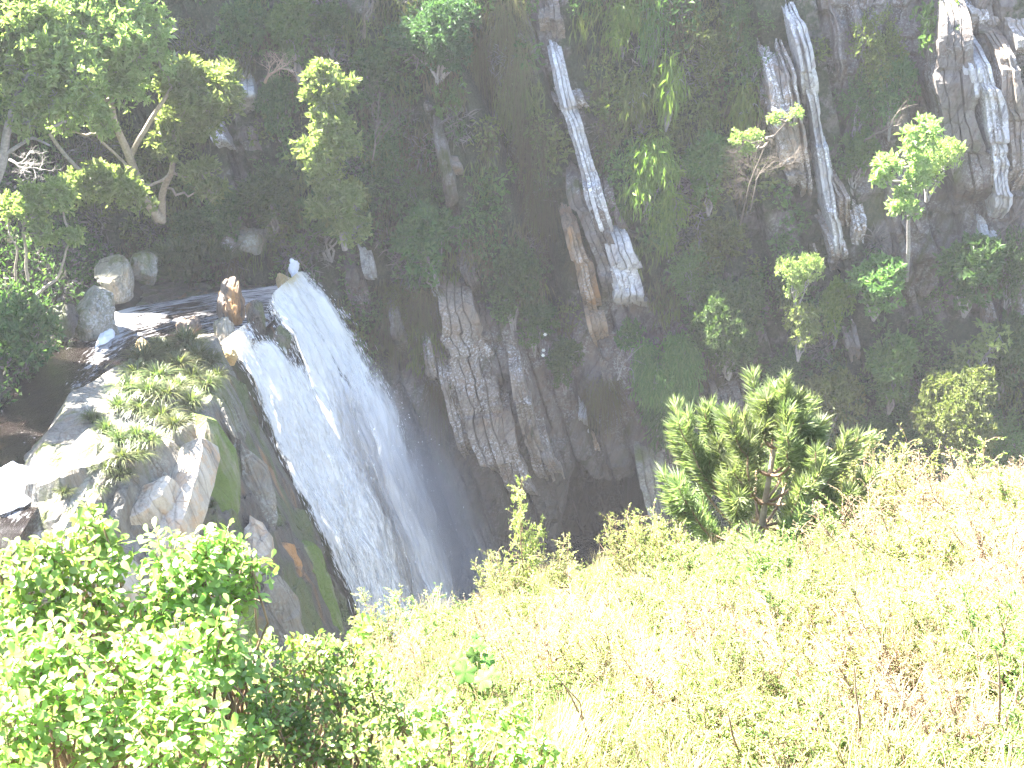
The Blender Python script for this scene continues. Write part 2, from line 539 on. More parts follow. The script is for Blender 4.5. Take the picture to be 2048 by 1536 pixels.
def strata(X, z):
    s = X + LEAN * (z + 12) + 0.5 * fbm(X * 0.08, z * 0.08, 3.3, 2) + 0.10 * fbm(X * 0.7, z * 0.7, 9.1, 3)
    i = np.clip(np.searchsorted(BP, s), 1, len(BP) - 1)
    lo, hi = BP[i - 1], BP[i]
    e = np.minimum(s - lo, hi - s) / 0.14
    crease = np.clip(1 - e, 0, 1) ** 2
    along = z - LEAN * X
    off = BOFF[i] + 0.55 * vnoise(i * 17.31, along * 0.16, 2.0) + 0.22 * vnoise(i * 5.7, along * 0.8, 7.0)
    off = off + 0.10 * np.sign(vnoise(i * 3.31, along * 1.3, 4.0)) + 0.07 * np.sign(vnoise(i * 9.7, along * 3.1, 1.0) - 0.2)
    return -off * 0.75 + 0.28 * crease, i


def cliff_base(X, z):
    X = np.asarray(X, float); z = np.asarray(z, float)
    y0 = 40.6 + 0.0 * X
    y0 = y0 + 0.05 * np.clip(-X - 7, 0, 40) - 0.10 * np.clip(X - 2, 0, 60)
    y = y0 + 0.10 * (z + 12)
    y = y + 1.2 * fbm(X * 0.09, z * 0.07, 1.0, 3)
    # dark cleft running down the middle of the face
    sc = X + LEAN * (z + 12)
    y = y + 1.5 * np.exp(-((sc - 1.0 - 0.25 * np.sin(z * 0.5)) / 0.42) ** 2) * sstep(-15.5, -13, z)
    # cave at the foot of the face
    cx = sstep(1.9, 2.9, X - 0.15 * (z + 20)) * (1 - sstep(4.6, 5.1, X))
    y = y + 7.0 * cx * (1 - sstep(-20.7, -19.9, z + 0.35 * vnoise(X * 1.3, 0.0, 5.5) - 0.35 * np.abs(X - 3.6)))
    return y


def cliff_y(X, z, amp=1.0):
    st, _ = strata(X, z)
    return cliff_base(X, z) + amp * st + 0.10 * fbm(np.asarray(X) * 1.8, np.asarray(z) * 1.4, 4.0, 3)


def crest(X):
    X = np.asarray(X, float)
    return 3.6 + 21.0 * sstep(-9.0, -15.0, X) + 0.9 * vnoise(X * 0.35, 0.0, 8.0) + 0.6 * vnoise(X * 1.1, 0, 3.0)  # left side raised out of view to keep sun off the fall


LIP0 = np.array([-8.2, 32.6]); LIP1 = np.array([-6.95, 38.9])


def lip_x(Y):
    return -8.2 + (np.asarray(Y, float) - 32.6) * (1.25 / 6.3)


POLY = np.array([(-10.35, 23.8), (-10.75, 26.2), (-10.9, 28.4), (-9.9, 30.6), (-8.7, 32.4), (-8.05, 31.6), (-7.45, 29.2), (-7.35, 27.4), (-7.7, 25.9), (-8.6, 24.4), (-9.6, 23.6)])


def poly_dist(X, Y):
    X = np.asarray(X, float); Y = np.asarray(Y, float)
    n = len(POLY)
    best = np.full(X.shape, 1e9); inside = np.zeros(X.shape, bool); bi = np.zeros(X.shape, int)
    for k in range(n):
        a, b = POLY[k], POLY[(k + 1) % n]
        e = b - a
        t = np.clip(((X - a[0]) * e[0] + (Y - a[1]) * e[1]) / (e @ e), 0, 1)
        d = np.hypot(X - a[0] - t * e[0], Y - a[1] - t * e[1])
        m = d < best
        best = np.where(m, d, best); bi = np.where(m, k, bi)
        c = ((a[1] > Y) != (b[1] > Y)) & (X < (b[0] - a[0]) * (Y - a[1]) / (b[1] - a[1] + 1e-12) + a[0])
        inside ^= c
    return np.where(inside, -best, best), bi


def shelf_z(X, Y):
    """rock shelf: river bed, grassy buttress, and the steep rock under and beside the fall"""
    X = np.asarray(X, float); Y = np.asarray(Y, float)
    d, bi = poly_dist(X, Y)
    top = -11.75 + 0.25 * fbm(X * 0.7, Y * 0.7, 2.0, 3) + 0.14 * (Y - 27) * 0.3
    dd = np.maximum(d, 0)
    dd = dd + 0.25 * fbm(X * 0.6, Y * 0.6, 6.0, 3) * sstep(0.2, 1.5, dd)
    river = np.maximum(-12.75 - 0.2 * fbm(X, Y, 1.0, 2), top - 1.1 * dd)
    slope = np.where(bi >= 8, 1.25, np.where(bi == 7, 1.8, 2.35))
    face = top - slope * dd - 0.25 * np.floor(dd / 0.55 + fbm(X * 0.8, Y * 0.8, 4.0, 2))
    onriver = bi <= 3
    z = np.where(onriver, river, face)
    lx = lip_x(Y) + 0.12 * vnoise(Y * 1.7, 0, 2.0)
    back = np.where(X < lx, -12.72, -12.72 - 2.3 * (X - lx) - 0.5 * sstep(0.0, 0.7, X - lx))
    bl = sstep(31.8, 33.0, Y)
    z = np.where(Y > 31.8, np.where(onriver & (X < lx), river * (1 - bl) + back * bl, np.minimum(z * (1 - bl) + back * bl, 0)), z)
    z = z + 0.14 * fbm(X * 2.1, Y * 2.1, z * 1.2, 3)
    sb = (X * 0.92 - Y * 0.30) / 0.50 + 0.45 * fbm(X * 0.6, Y * 0.6, 14.0, 3)
    ib = np.floor(sb); fb = sb - ib
    cb = np.floor((X * 0.3 + Y * 0.9) / 0.9 + 0.8 * _h(ib, ib * 0, ib * 0 + 3) + 0.3 * vnoise(X, Y, 2.0))
    rock = sstep(-0.6, 0.4, dd - 0.5) * np.where(onriver, 0.5, 1.0)
    z = z + rock * (0.34 * (_h(ib, cb, ib * 0) - 0.5) - 0.22 * np.clip(1 - np.minimum(fb, 1 - fb) / 0.10, 0, 1))
    return np.maximum(z, -26.0)


def bank_z(X, Y):
    """left bank of the river"""
    X = np.asarray(X, float); Y = np.asarray(Y, float)
    ex = -12.7 - 0.25 * vnoise(Y * 0.6, 1.0, 0.0) + 0.12 * np.clip(Y - 33, 0, 9) * 0.4
    z = -13.2 + np.clip(ex - X + 0.4, 0, 60) * 0.95 + 0.4 * fbm(X * 0.5, Y * 0.5, 0.0, 4)
    z = z + 0.7 * np.clip(-17.0 - X, 0, 12) * sstep(31.0, 34.5, Y)  # extra rise beyond the frame, shaped to shade the river
    return np.where(ex - X + 0.4 <= 0, -13.3, z)


def edge_y(X):
    X = np.asarray(X, float)
    return np.interp(X, [-6, -1.7, -0.95, 0.0, 1.0, 4.0], [6.2, 8.2, 9.6, 11.0, 11.6, 13.6]) + 0.25 * vnoise(X * 0.9, 0, 1.0)


def ground_z(X, Y):
    X = np.asarray(X, float); Y = np.asarray(Y, float)
    z = -2.25 - 0.415 * Y + 0.168 * np.clip(X, -1, 30) + 0.30 * fbm(X * 0.35, Y * 0.35, 0.0, 4)
    z = np.where(Y < 2.0, np.maximum(z, -2.6 + 0 * z), z)
    over = np.clip(Y - edge_y(X), 0, 60)
    return np.maximum(z - 1.9 * over, -26.0)


def hit(px, py, which):
    d = ray(px, py)
    ts = np.arange(1.0, 80.0, 0.05)
    P = d[None, :] * ts[:, None]
    if which == 'cliff':
        s = P[:, 1] - cliff_y(P[:, 0], P[:, 2])
    elif which == 'shelf':
        s = shelf_z(P[:, 0], P[:, 1]) - P[:, 2]
        s = np.where((P[:, 1] < 21) | (P[:, 0] < -16), -1, s)
    elif which == 'bank':
        s = bank_z(P[:, 0], P[:, 1]) - P[:, 2]
        s = np.where(P[:, 1] < 20, -1, s)
    else:
        s = ground_z(P[:, 0], P[:, 1]) - P[:, 2]
    k = np.argmax(s > 0)
    if not (s > 0).any():
        k = len(ts) - 1
    return P[k]


# ------------------------------------------------------------------ the setting: cliff
# grid columns run along the bedding, so the joints between beds stay crisp
ss = np.arange(-40, 38.01, 0.10)
qs = np.arange(-27, 1.0001, 0.16)
SS, QQ = np.meshgrid(ss, qs, indexing='ij')
ZZ = QQ.copy()
XX = SS - LEAN * (QQ + 12)
upper = QQ > -2
ZZ[upper] = (-2 + (QQ[upper] + 2) / 3.0 * (crest(XX[upper]) + 2))
XX = SS - LEAN * (ZZ + 12)
xs = ss
# vegetation cover: where the photograph's face is overgrown


def veg_mask(X, z):
    X = np.asarray(X, float); z = np.asarray(z, float)
    v = 0.78 + 0.55 * fbm(X * 0.33, z * 0.25, 12.0, 4)
    s = X + LEAN * (z + 12)
    # bare bedded face right of the fall, low down
    bare = sstep(-5.0, -3.5, X) * (1 - sstep(4.5, 6.5, X)) * (1 - sstep(-15.5, -12.0, z))
    v = v - 0.85 * bare
    v = v - 0.45 * sstep(11.5, 13.0, s) * (1 - sstep(17, 19, s)) * sstep(-15, -12, z)
    v = v - 0.35 * np.exp(-((s - 3.6) / 0.8) ** 2)
    return np.clip(v, 0, 1)


VEG = veg_mask(XX, ZZ)
YY = cliff_y(XX, ZZ, 1.0 - 0.35 * VEG)
cv = np.stack([XX, YY, ZZ], -1)
back = cv[:, -1:, :].repeat(2, 1)
back[:, 0, 1] += 6; back[:, 0, 2] += 1.0
back[:, 1, 1] += 60; back[:, 1, 2] += 2.0
cv = np.concatenate([cv, back], 1)
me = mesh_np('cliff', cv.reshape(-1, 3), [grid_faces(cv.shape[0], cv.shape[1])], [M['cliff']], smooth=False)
DEPTH_SHADE = sstep(-7.5, -5.0, XX) * (1 - sstep(4.8, 7.0, XX)) * (1 - sstep(-20.5, -16.0, ZZ + 0.5 * vnoise(XX * 0.7, ZZ * 0.4, 2.0)))  # where the shade of the gorge depth is put into the rock colour
add_attr(me, 'depth_shade', np.concatenate([DEPTH_SHADE, np.zeros((len(xs), 2))], 1))
add_attr(me, 'veg', np.concatenate([VEG, np.ones((len(xs), 2))], 1))
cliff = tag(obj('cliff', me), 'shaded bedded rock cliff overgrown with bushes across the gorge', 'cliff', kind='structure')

# ------------------------------------------------------------------ bedded ribs on the cliff
rngR = np.random.default_rng(11)


def smooth_end(a):
    b = a.copy()
    if len(a) > 2: b[1:-1] = (a[:-2] + 2 * a[1:-1] + a[2:]) / 4
    return b


RIBLINES = []


def rib(pts, mat, proud=0.5, name='rock_rib', seg=0.16, blocky=0.10, nacross=7, parent=None, which='cliff'):
    """pts: (px, py, width_px). A leaning bed of rock standing proud of the face; jointed, rough, closed at both ends"""
    P, W = [], []
    proud = proud * 1.25 + 0.40
    for (x, y, w) in pts:
        w = w * 1.3
        p = hit(x, y, which)
        P.append(p); W.append(w / ppm(p))
    P = np.array(P); W = np.array(W)
    if which == 'cliff' and mat != 'cliff': RIBLINES.append((P[:, 0].copy(), P[:, 2].copy(), W.copy()))
    L = np.concatenate([[0], np.cumsum(np.linalg.norm(np.diff(P, axis=0), axis=1))])
    n = max(12, int(L[-1] / 0.11))
    tt = np.linspace(0, L[-1], n)
    C = np.stack([np.interp(tt, L, smooth_end(P[:, k])) for k in range(3)], -1)
    w = np.interp(tt, L, W)
    sd = rngR.uniform(0, 50)

    def rnd(a, b):                                            # stepped random value per block
        return _h(np.floor(a).astype(int), np.full(np.shape(a), int(sd * 7) + b), np.zeros(np.shape(a), int)) * 2 - 1
    bl = tt / rngR.uniform(1.5, 2.8) + 0.35 * vnoise(tt * 1.7, sd, 1)
    bs = tt / 0.6 + 0.5 * vnoise(tt * 2.7, sd, 5)
    w = w * (1 + 0.12 * rnd(bl, 1) + 0.03 * rnd(bs, 2) + 0.15 * vnoise(tt * 0.7, sd, 4))
    C[:, 0] += 0.10 * w * rnd(bl, 3) + 0.03 * rnd(bs, 4) + 0.10 * vnoise(tt * 0.5, sd, 8)
    pr = proud * (0.80 + 0.16 * rnd(bl, 5) + 0.03 * rnd(bs, 6) + 0.25 * vnoise(tt * 0.4, sd, 2))
    sink = 1 - sstep(0, 1.3, tt) * (1 - sstep(L[-1] - 1.3, L[-1], tt))
    pr = pr - sink * (proud * 0.85 + 0.2)
    tilt = rngR.uniform(-0.25, 0.25)
    nst = 3
    u = np.array([-1.0, -0.97, -0.56, -0.52, -0.49, -0.08, -0.04, 0.0, 0.36, 0.40, 0.44, 0.97, 1.0])
    strip = np.array([-1, 0, 0, -2, 1, 1, -2, 2, 2, -2, 3, 3, -1])
    off4 = rngR.uniform(-0.16, 0.16, 4)
    V = np.empty((n, len(u), 3))
    depth = np.empty((n, len(u)))
    for k_, (uu, sp_) in enumerate(zip(u, strip)):
        if sp_ == -1: dk = np.full(n, -0.9)
        elif sp_ == -2: dk = pr - 0.20 - 0.05 * vnoise(tt * 2, sd, 20 + k_)
        else: dk = pr + off4[sp_] + 0.07 * rnd(bl + 0.37 * sp_, 10 + sp_) + 0.018 * rnd(bs * (1 + 0.2 * sp_), 14 + sp_) + tilt * uu * w * 0.5
        depth[:, k_] = dk
    wob = 0.07 * fbm(tt[:, None] * 2.2 + 0 * u, u[None, :] * 1.5 + sd, 0.0, 4)
    uw = u[None, :] + 0.10 * vnoise(tt[:, None] * 1.6, u[None, :] * 2 + sd, 3.0)
    V[:, :, 0] = C[:, None, 0] + uw * w[:, None] * 0.5
    V[:, :, 1] = C[:, None, 1] - depth - wob * 1.5
    V[:, :, 2] = C[:, None, 2] + 0.04 * vnoise(tt[:, None] * 4, u * 2 + sd, 9)
    top = V[:1].copy(); top[:, :, 1] = C[0, 1] + 0.9
    bot = V[-1:].copy(); bot[:, :, 1] = C[-1, 1] + 0.9
    V = np.concatenate([top, V, bot], 0)
    me = mesh_np(name, V.reshape(-1, 3), [grid_faces(V.shape[0], V.shape[1])[:, ::-1]], [M[mat]])
    return obj(name, me, parent if parent is not None else cliff)


RIBS = [
    # the long unbroken pale beds
    ([(1100, 60, 22), (1132, 190, 26), (1168, 310, 28), (1195, 410, 30), (1228, 510, 34), (1268, 620, 34)], 'rib_white', 0.95),
    ([(1580, 20, 20), (1605, 150, 22), (1628, 280, 20), (1652, 400, 20), (1680, 540, 18)], 'rib_white', 0.9),
    ([(1556, 90, 16), (1575, 200, 18), (1592, 310, 18), (1612, 420, 16)], 'rib_pale', 0.8),
    ([(1930, 60, 22), (1955, 200, 24), (1975, 340, 22), (1990, 470, 18)], 'rib_white', 1.2),
    ([(870, 230, 16), (900, 350, 20), (935, 500, 22), (958, 600, 22)], 'rib_brown', 0.6),
    # centre right lichened ribs
    ([(1088, -20, 34), (1097, 40, 40), (1108, 92, 42)], 'rib_pale', 0.6),
    ([(1112, 150, 46), (1140, 200, 60), (1175, 245, 64)], 'rib_pale', 0.5),
    ([(1152, 305, 34), (1165, 370, 40), (1185, 440, 44), (1215, 520, 46), (1238, 600, 48)], 'rib_brown', 0.75),
    ([(1190, 315, 36), (1200, 380, 44), (1222, 440, 50), (1245, 500, 56)], 'rib_brown', 0.55),
    ([(1215, 420, 30), (1240, 500, 44), (1257, 550, 50), (1272, 630, 44)], 'rib_white', 0.7),
    ([(1128, 400, 18), (1146, 460, 22), (1172, 560, 26), (1190, 640, 26)], 'rib_rust', 0.5),
    ([(1178, 590, 28), (1192, 650, 30), (1200, 700, 22)], 'rib_rust', 0.45),
    ([(1118, 510, 10), (1126, 575, 12)], 'rib_white', 0.4),
    # brown ribs below the cleft
    ([(890, 290, 26), (905, 330, 28), (918, 370, 22)], 'rib_pale', 0.5),
    ([(862, 210, 18), (878, 260, 22)], 'rib_brown', 0.4),
    ([(925, 480, 30), (945, 540, 40), (958, 580, 44)], 'rib_brown', 0.5),
    ([(900, 560, 46), (922, 640, 60), (945, 720, 60), (965, 800, 54), (990, 880, 48), (1020, 960, 40)], 'rib_brown', 0.7),
    ([(950, 570, 44), (975, 660, 50), (995, 740, 48), (1010, 790, 34)], 'rib_brown', 0.55),
    ([(985, 760, 44), (1005, 850, 50), (1030, 930, 52), (1060, 1010, 46)], 'rib_brown', 0.65),
    ([(880, 690, 20), (900, 760, 22), (925, 850, 24), (950, 930, 22)], 'rib_brown', 0.5),
    ([(1025, 690, 16), (1040, 770, 20), (1060, 860, 22), (1085, 930, 26), (1105, 990, 22)], 'rib_brown', 0.55),
    ([(1070, 820, 18), (1090, 900, 22), (1108, 960, 20)], 'rib_brown', 0.45),
    ([(845, 620, 14), (862, 700, 16), (880, 790, 16)], 'rib_brown', 0.4),
    ([(1158, 780, 12), (1165, 830, 14), (1174, 868, 14)], 'rib_white', 0.5),
    ([(1200, 700, 14), (1215, 760, 14), (1235, 820, 14)], 'rib_brown', 0.4),
    ([(1245, 700, 22), (1258, 760, 20)], 'rib_pale', 0.4),
    ([(1290, 880, 40), (1305, 940, 48), (1320, 1010, 46), (1335, 1080, 36)], 'slab_grey', 0.8),
    ([(1325, 900, 18), (1345, 960, 20), (1360, 1020, 20)], 'rib_brown', 0.55),
    ([(1172, 860, 20), (1182, 910, 22)], 'rib_rust', 0.4),
    ([(1430, 730, 40), (1450, 790, 52), (1465, 850, 44)], 'rib_brown', 0.6),
    # white streaked rib right of the fall lip
    ([(722, 470, 20), (736, 530, 22), (748, 590, 16)], 'rib_white', 0.5),
    ([(700, 500, 26), (715, 580, 30), (735, 660, 30)], 'cliff', 0.5),
    ([(772, 560, 18), (790, 640, 20), (812, 720, 18)], 'cliff', 0.4),
    # upper left ribs
    ([(425, 232, 22), (445, 272, 30), (470, 318, 22)], 'rib_white', 0.6),
    ([(482, 128, 30), (496, 185, 36), (503, 240, 24)], 'rib_white', 0.6),
    ([(318, 0, 14), (345, 45, 16), (370, 90, 12)], 'rib_pale', 0.5),
    ([(560, 600, 10), (570, 640, 12)], 'cliff', 0.3),
    ([(492, 256, 24), (506, 300, 24)], 'cliff', 0.45),
    # right hand ribs
    ([(1538, 68, 26), (1545, 150, 30), (1556, 230, 32), (1580, 330, 30), (1600, 402, 22)], 'rib_pale', 0.8),
    ([(1570, -10, 28), (1590, 60, 30), (1608, 150, 24), (1625, 235, 18)], 'rib_white', 0.8),
    ([(1553, 70, 14), (1570, 160, 20), (1585, 250, 20)], 'rib_brown', 0.6),
    ([(1525, 130, 16), (1530, 210, 18), (1540, 260, 16)], 'rib_brown', 0.5),
    ([(1650, 320, 14), (1668, 380, 18), (1685, 450, 20)], 'rib_pale', 0.6),
    ([(1640, 420, 22), (1660, 480, 26), (1672, 550, 18)], 'rib_pale', 0.65),
    ([(1705, 405, 22), (1718, 490, 20)], 'rib_pale', 0.6),
    ([(1612, 465, 18), (1635, 520, 18)], 'rib_pale', 0.5),
    ([(1660, 0, 14), (1672, 90, 16), (1682, 180, 14)], 'rib_brown', 0.5),
    ([(1908, 65, 30), (1925, 150, 32), (1945, 250, 30)], 'rib_white', 0.9),
    ([(1885, -20, 40), (1890, 90, 52), (1905, 220, 56), (1925, 340, 60), (1945, 430, 56)], 'rib_brown', 0.7),
    ([(1958, 105, 24), (1975, 190, 26), (1985, 300, 26), (1982, 420, 24)], 'rib_pale', 0.9),
    ([(1925, -20, 30), (1938, 40, 34), (1945, 80, 26)], 'rib_pale', 0.8),
    ([(1985, 40, 28), (2005, 150, 32), (2015, 260, 28), (2030, 400, 22)], 'rib_brown', 0.7),
    ([(2030, 20, 34), (2045, 130, 36)], 'rib_pale', 0.7),
    ([(1965, 410, 20), (1970, 480, 20), (1968, 540, 16)], 'rib_white', 0.6),
    ([(1965, 560, 10), (1972, 700, 12), (1985, 800, 16)], 'rib_pale', 0.5),
    ([(1690, 620, 16), (1700, 690, 20), (1712, 740, 14)], 'rib_pale', 0.5),
    ([(1810, 420, 26), (1830, 500, 30)], 'rib_brown', 0.5),
]


def path_pts(pts, n=40):
    a = np.array(pts, float)
    L = np.concatenate([[0], np.cumsum(np.hypot(*np.diff(a[:, :2], axis=0).T))])
    t = np.linspace(0, L[-1], n)
    return np.stack([np.interp(t, L, a[:, k]) for k in range(3)], -1), L[-1]


# every outcrop is split into the separate beds that run along it
for pts, mat, proud in RIBS:
    a, L = path_pts(pts)
    e = a[0, :2] - (a[4, :2] - a[0, :2]) * rngR.uniform(0.1, 0.6); f_ = a[-1, :2] + (a[-1, :2] - a[-5, :2]) * rngR.uniform(0.1, 0.5)
    a = np.concatenate([[[*e, a[0, 2] * 0.6]], a, [[*f_, a[-1, 2] * 0.6]]])
    w = np.median(a[:, 2]); nb = int(max(1, round(w / 38.0)))
    cuts = np.concatenate([[0], np.cumsum(rngR.uniform(0.6, 1.4, nb))]); cuts = cuts / cuts[-1] - 0.5
    for b in range(nb):
        m = (cuts[b] + cuts[b + 1]) / 2; ww = cuts[b + 1] - cuts[b]
        n_ = len(a)
        i0 = int(rngR.uniform(0, 0.16) * n_) if nb > 1 else 0; i1 = n_ - (int(rngR.uniform(0, 0.16) * n_) if nb > 1 else 0)
        q = a[i0:i1].copy()
        q[:, 0] += q[:, 2] * m; q[:, 2] *= ww * 1.02
        mm = mat
        if mat in ('rib_pale', 'rib_brown') and rngR.uniform() < 0.3: mm = {'rib_pale': 'rib_brown', 'rib_brown': 'cliff'}[mat]
        if mat == 'rib_white' and nb > 1 and b != nb // 2: mm = 'rib_brown'
        rib(q[::2] if len(q) > 12 else q, mm, proud * rngR.uniform(0.45, 0.9), nacross=5)

# ------------------------------------------------------------------ rock shelf, river, fall
xs = np.arange(-13.6, -1.0, 0.085)
ys = np.arange(21.0, 41.2, 0.085)
XX, YY = np.meshgrid(xs, ys, indexing='ij')
ZZ = shelf_z(XX, YY)
me = mesh_np('rock_shelf', np.stack([XX, YY, ZZ], -1).reshape(-1, 3), [grid_faces(len(xs), len(ys))], [M['slab_wet'], M['slab_grey']],
             None, smooth=False)
fc = np.stack([XX, YY], -1)
cx = 0.25 * (XX[:-1, :-1] + XX[1:, :-1] + XX[1:, 1:] + XX[:-1, 1:]); cy = 0.25 * (YY[:-1, :-1] + YY[1:, :-1] + YY[1:, 1:] + YY[:-1, 1:])
dd, _ = poly_dist(cx, cy)
mi = ((cy < 31.9) & (cx > -11.2) & (cx < -7.0 + 0.45 * fbm(cx, cy, 0, 3))).astype(np.int32)
me.polygons.foreach_set('material_index', mi.reshape(-1))
shelf = tag(obj('rock_shelf', me), 'rock shelf carrying the river to the lip of the waterfall', 'rock shelf', kind='structure')

# left bank
xs = np.arange(-34, -12.0, 0.22); ys = np.arange(16, 44.5, 0.22)
XX, YY = np.meshgrid(xs, ys, indexing='ij')
ZZ = bank_z(XX, YY)
me = mesh_np('river_bank', np.stack([XX, YY, ZZ], -1).reshape(-1, 3), [grid_faces(len(xs), len(ys))], [M['bank']])
tag(obj('river_bank', me), 'steep earthy bank on the far left side of the river', 'bank', kind='structure')

# river: a strip along its centre line (x, y, half width)
RC = np.array([(-11.9, 15.0, 2.2), (-11.8, 20.0, 1.9), (-11.75, 23.0, 1.7), (-11.8, 25.5, 1.55), (-11.9, 28.0, 1.5), (-11.7, 30.5, 1.8), (-11.0, 33.0, 2.6), (-10.2, 35.0, 3.1), (-9.0, 36.2, 3.4), (-8.0, 36.2, 3.55), (-7.55, 36.0, 3.6)])
seg = np.concatenate([[0], np.cumsum(np.linalg.norm(np.diff(RC[:, :2], axis=0), axis=1))])
tt = np.linspace(0, seg[-1], 200)
cxr = np.interp(tt, seg, RC[:, 0]); cyr = np.interp(tt, seg, RC[:, 1]); hw = np.interp(tt, seg, RC[:, 2])


def smooth1(a, k=9):
    p = np.pad(a, k, mode='edge'); ker = np.ones(2 * k + 1) / (2 * k + 1)
    return np.convolve(p, ker, 'valid')


cxr, cyr, hw = smooth1(cxr), smooth1(cyr), smooth1(hw)
tx, ty = np.gradient(cxr), np.gradient(cyr); tl = np.hypot(tx, ty); tx /= tl; ty /= tl
vv = np.linspace(-1, 1, 60)
RX = cxr[:, None] + (-ty)[:, None] * -vv[None, :] * hw[:, None]
RY = cyr[:, None] + tx[:, None] * -vv[None, :] * hw[:, None]
# the last rows bend onto the lip line
wl = sstep(seg[-1] - 4.5, seg[-1], tt)[:, None]
lipY = np.interp(vv, [-1, 1], [38.95, 32.55])[None, :]
RY = RY * (1 - wl) + lipY * wl
RX = RX * (1 - wl) + (lip_x(lipY) + 0.15) * wl
turb = np.clip(0.12 + 0.5 * sstep(seg[-1] - 7.5, seg[-1] - 2.5, tt)[:, None] + 0.25 * fbm(RX * 0.6, RY * 0.6, 2.0, 3), 0, 1)
RZ = -12.28 + 0.10 * turb * fbm(RX * 1.3, RY * 1.3, 3.0, 4) + 0.03 * fbm(RX * 3, RY * 3, 1.0, 3)
RZ = RZ - 0.18 * sstep(seg[-1] - 1.2, seg[-1], tt)[:, None]
me = mesh_np('river', np.stack([RX, RY, RZ], -1).reshape(-1, 3), [grid_faces(len(tt), len(vv))], [M['river']], smooth=True)
uvl = me.uv_layers.new(name='flow')
li = np.empty(len(me.loops), np.int32); me.loops.foreach_get('vertex_index', li)
UV = np.stack(np.broadcast_arrays(vv[None, :] * hw[:, None], tt[:, None]), -1).reshape(-1, 2)
uvl.data.foreach_set('uv', UV[li].astype(np.float32).reshape(-1))
near_foam = np.exp(-((RX + 11.6) / 1.3) ** 2 - ((RY - 23.6) / 1.3) ** 2)
mid = 0.35 * np.exp(-((RX + 11.4 + 0.1 * (RY - 30)) / 0.35) ** 2) * sstep(26, 29, RY)
add_attr(me, 'foam', np.clip(turb * 1.0 + 0.75 * near_foam + mid, 0, 1))
river = tag(obj('river', me), 'dark brown river streaked with foam above the waterfall', 'river', kind='structure')

# gorge floor
me = mesh_np('plunge_pool', [(-20, 8, -25.5), (40, 8, -25.5), (40, 46, -25.5), (-20, 46, -25.5)], [np.array([[0, 1, 2, 3]])], [M['dark_pool']])
tag(obj('plunge_pool', me), 'dark plunge pool at the bottom of the gorge', 'pool', kind='structure')

# waterfall surface from its stream lines
LINES = [
    [(436, 690, 32.55), (482, 738, 32.3), (520, 830, 32.0), (556, 920, 31.7), (605, 1020, 31.3), (655, 1120, 30.9), (715, 1255, 30.4), (775, 1420, 29.9), (800, 1500, 29.6)],
    [(500, 640, 34.0), (545, 710, 33.7), (590, 810, 33.3), (625, 900, 33.0), (668, 1005, 32.6), (712, 1110, 32.2), (760, 1250, 31.7), (805, 1410, 31.2), (825, 1500, 30.9)],
    [(545, 585, 36.2), (590, 660, 35.9), (640, 760, 35.5), (680, 860, 35.1), (722, 980, 34.6), (765, 1100, 34.1), (810, 1250, 33.5), (845, 1400, 33.0), (865, 1500, 32.6)],
    [(592, 548, 38.3), (640, 605, 38.0), (700, 700, 37.6), (745, 800, 37.2), (790, 930, 36.7), (832, 1070, 36.1), (868, 1230, 35.5), (895, 1390, 35.0), (912, 1500, 34.6)],
    [(612, 545, 38.9), (668, 596, 38.7), (738, 690, 38.4), (790, 800, 38.0), (840, 940, 37.5), (882, 1080, 36.9), (915, 1230, 36.3), (940, 1390, 35.8), (955, 1500, 35.4)],
]
LT = np.array([0, 0.24, 0.52, 0.86, 1.0])
CT = np.array([[at(*p) for p in ln] for ln in LINES])        # 5 x 9 x 3
NU, NV = 170, 260


def fall_pt(u, v):
    """u,v arrays in 0..1 -> points on the smooth fall surface"""
    u = np.asarray(u, float); v = np.asarray(v, float)
    s = v * (CT.shape[1] - 1)
    out = np.zeros(u.shape + (3,))
    # Catmull-Rom along v for each line, linear across u
    k = np.clip(np.floor(s).astype(int), 0, CT.shape[1] - 2); f = (s - k)[..., None]
    def cr(L):
        p0, p1, p2, p3 = L[np.maximum(k - 1, 0)], L[k], L[k + 1], L[np.minimum(k + 2, CT.shape[1] - 1)]
        return 0.5 * ((2 * p1) + (-p0 + p2) * f + (2 * p0 - 5 * p1 + 4 * p2 - p3) * f ** 2 + (-p0 + 3 * p1 - 3 * p2 + p3) * f ** 3)
    pts = [cr(CT[i]) for i in range(5)]
    for i in range(4):
        m = (u >= LT[i]) & (u <= LT[i + 1])
        w = ((u - LT[i]) / (LT[i + 1] - LT[i]))[..., None]
        out = np.where(m[..., None], pts[i] * (1 - w) + pts[i + 1] * w, out)
    return out


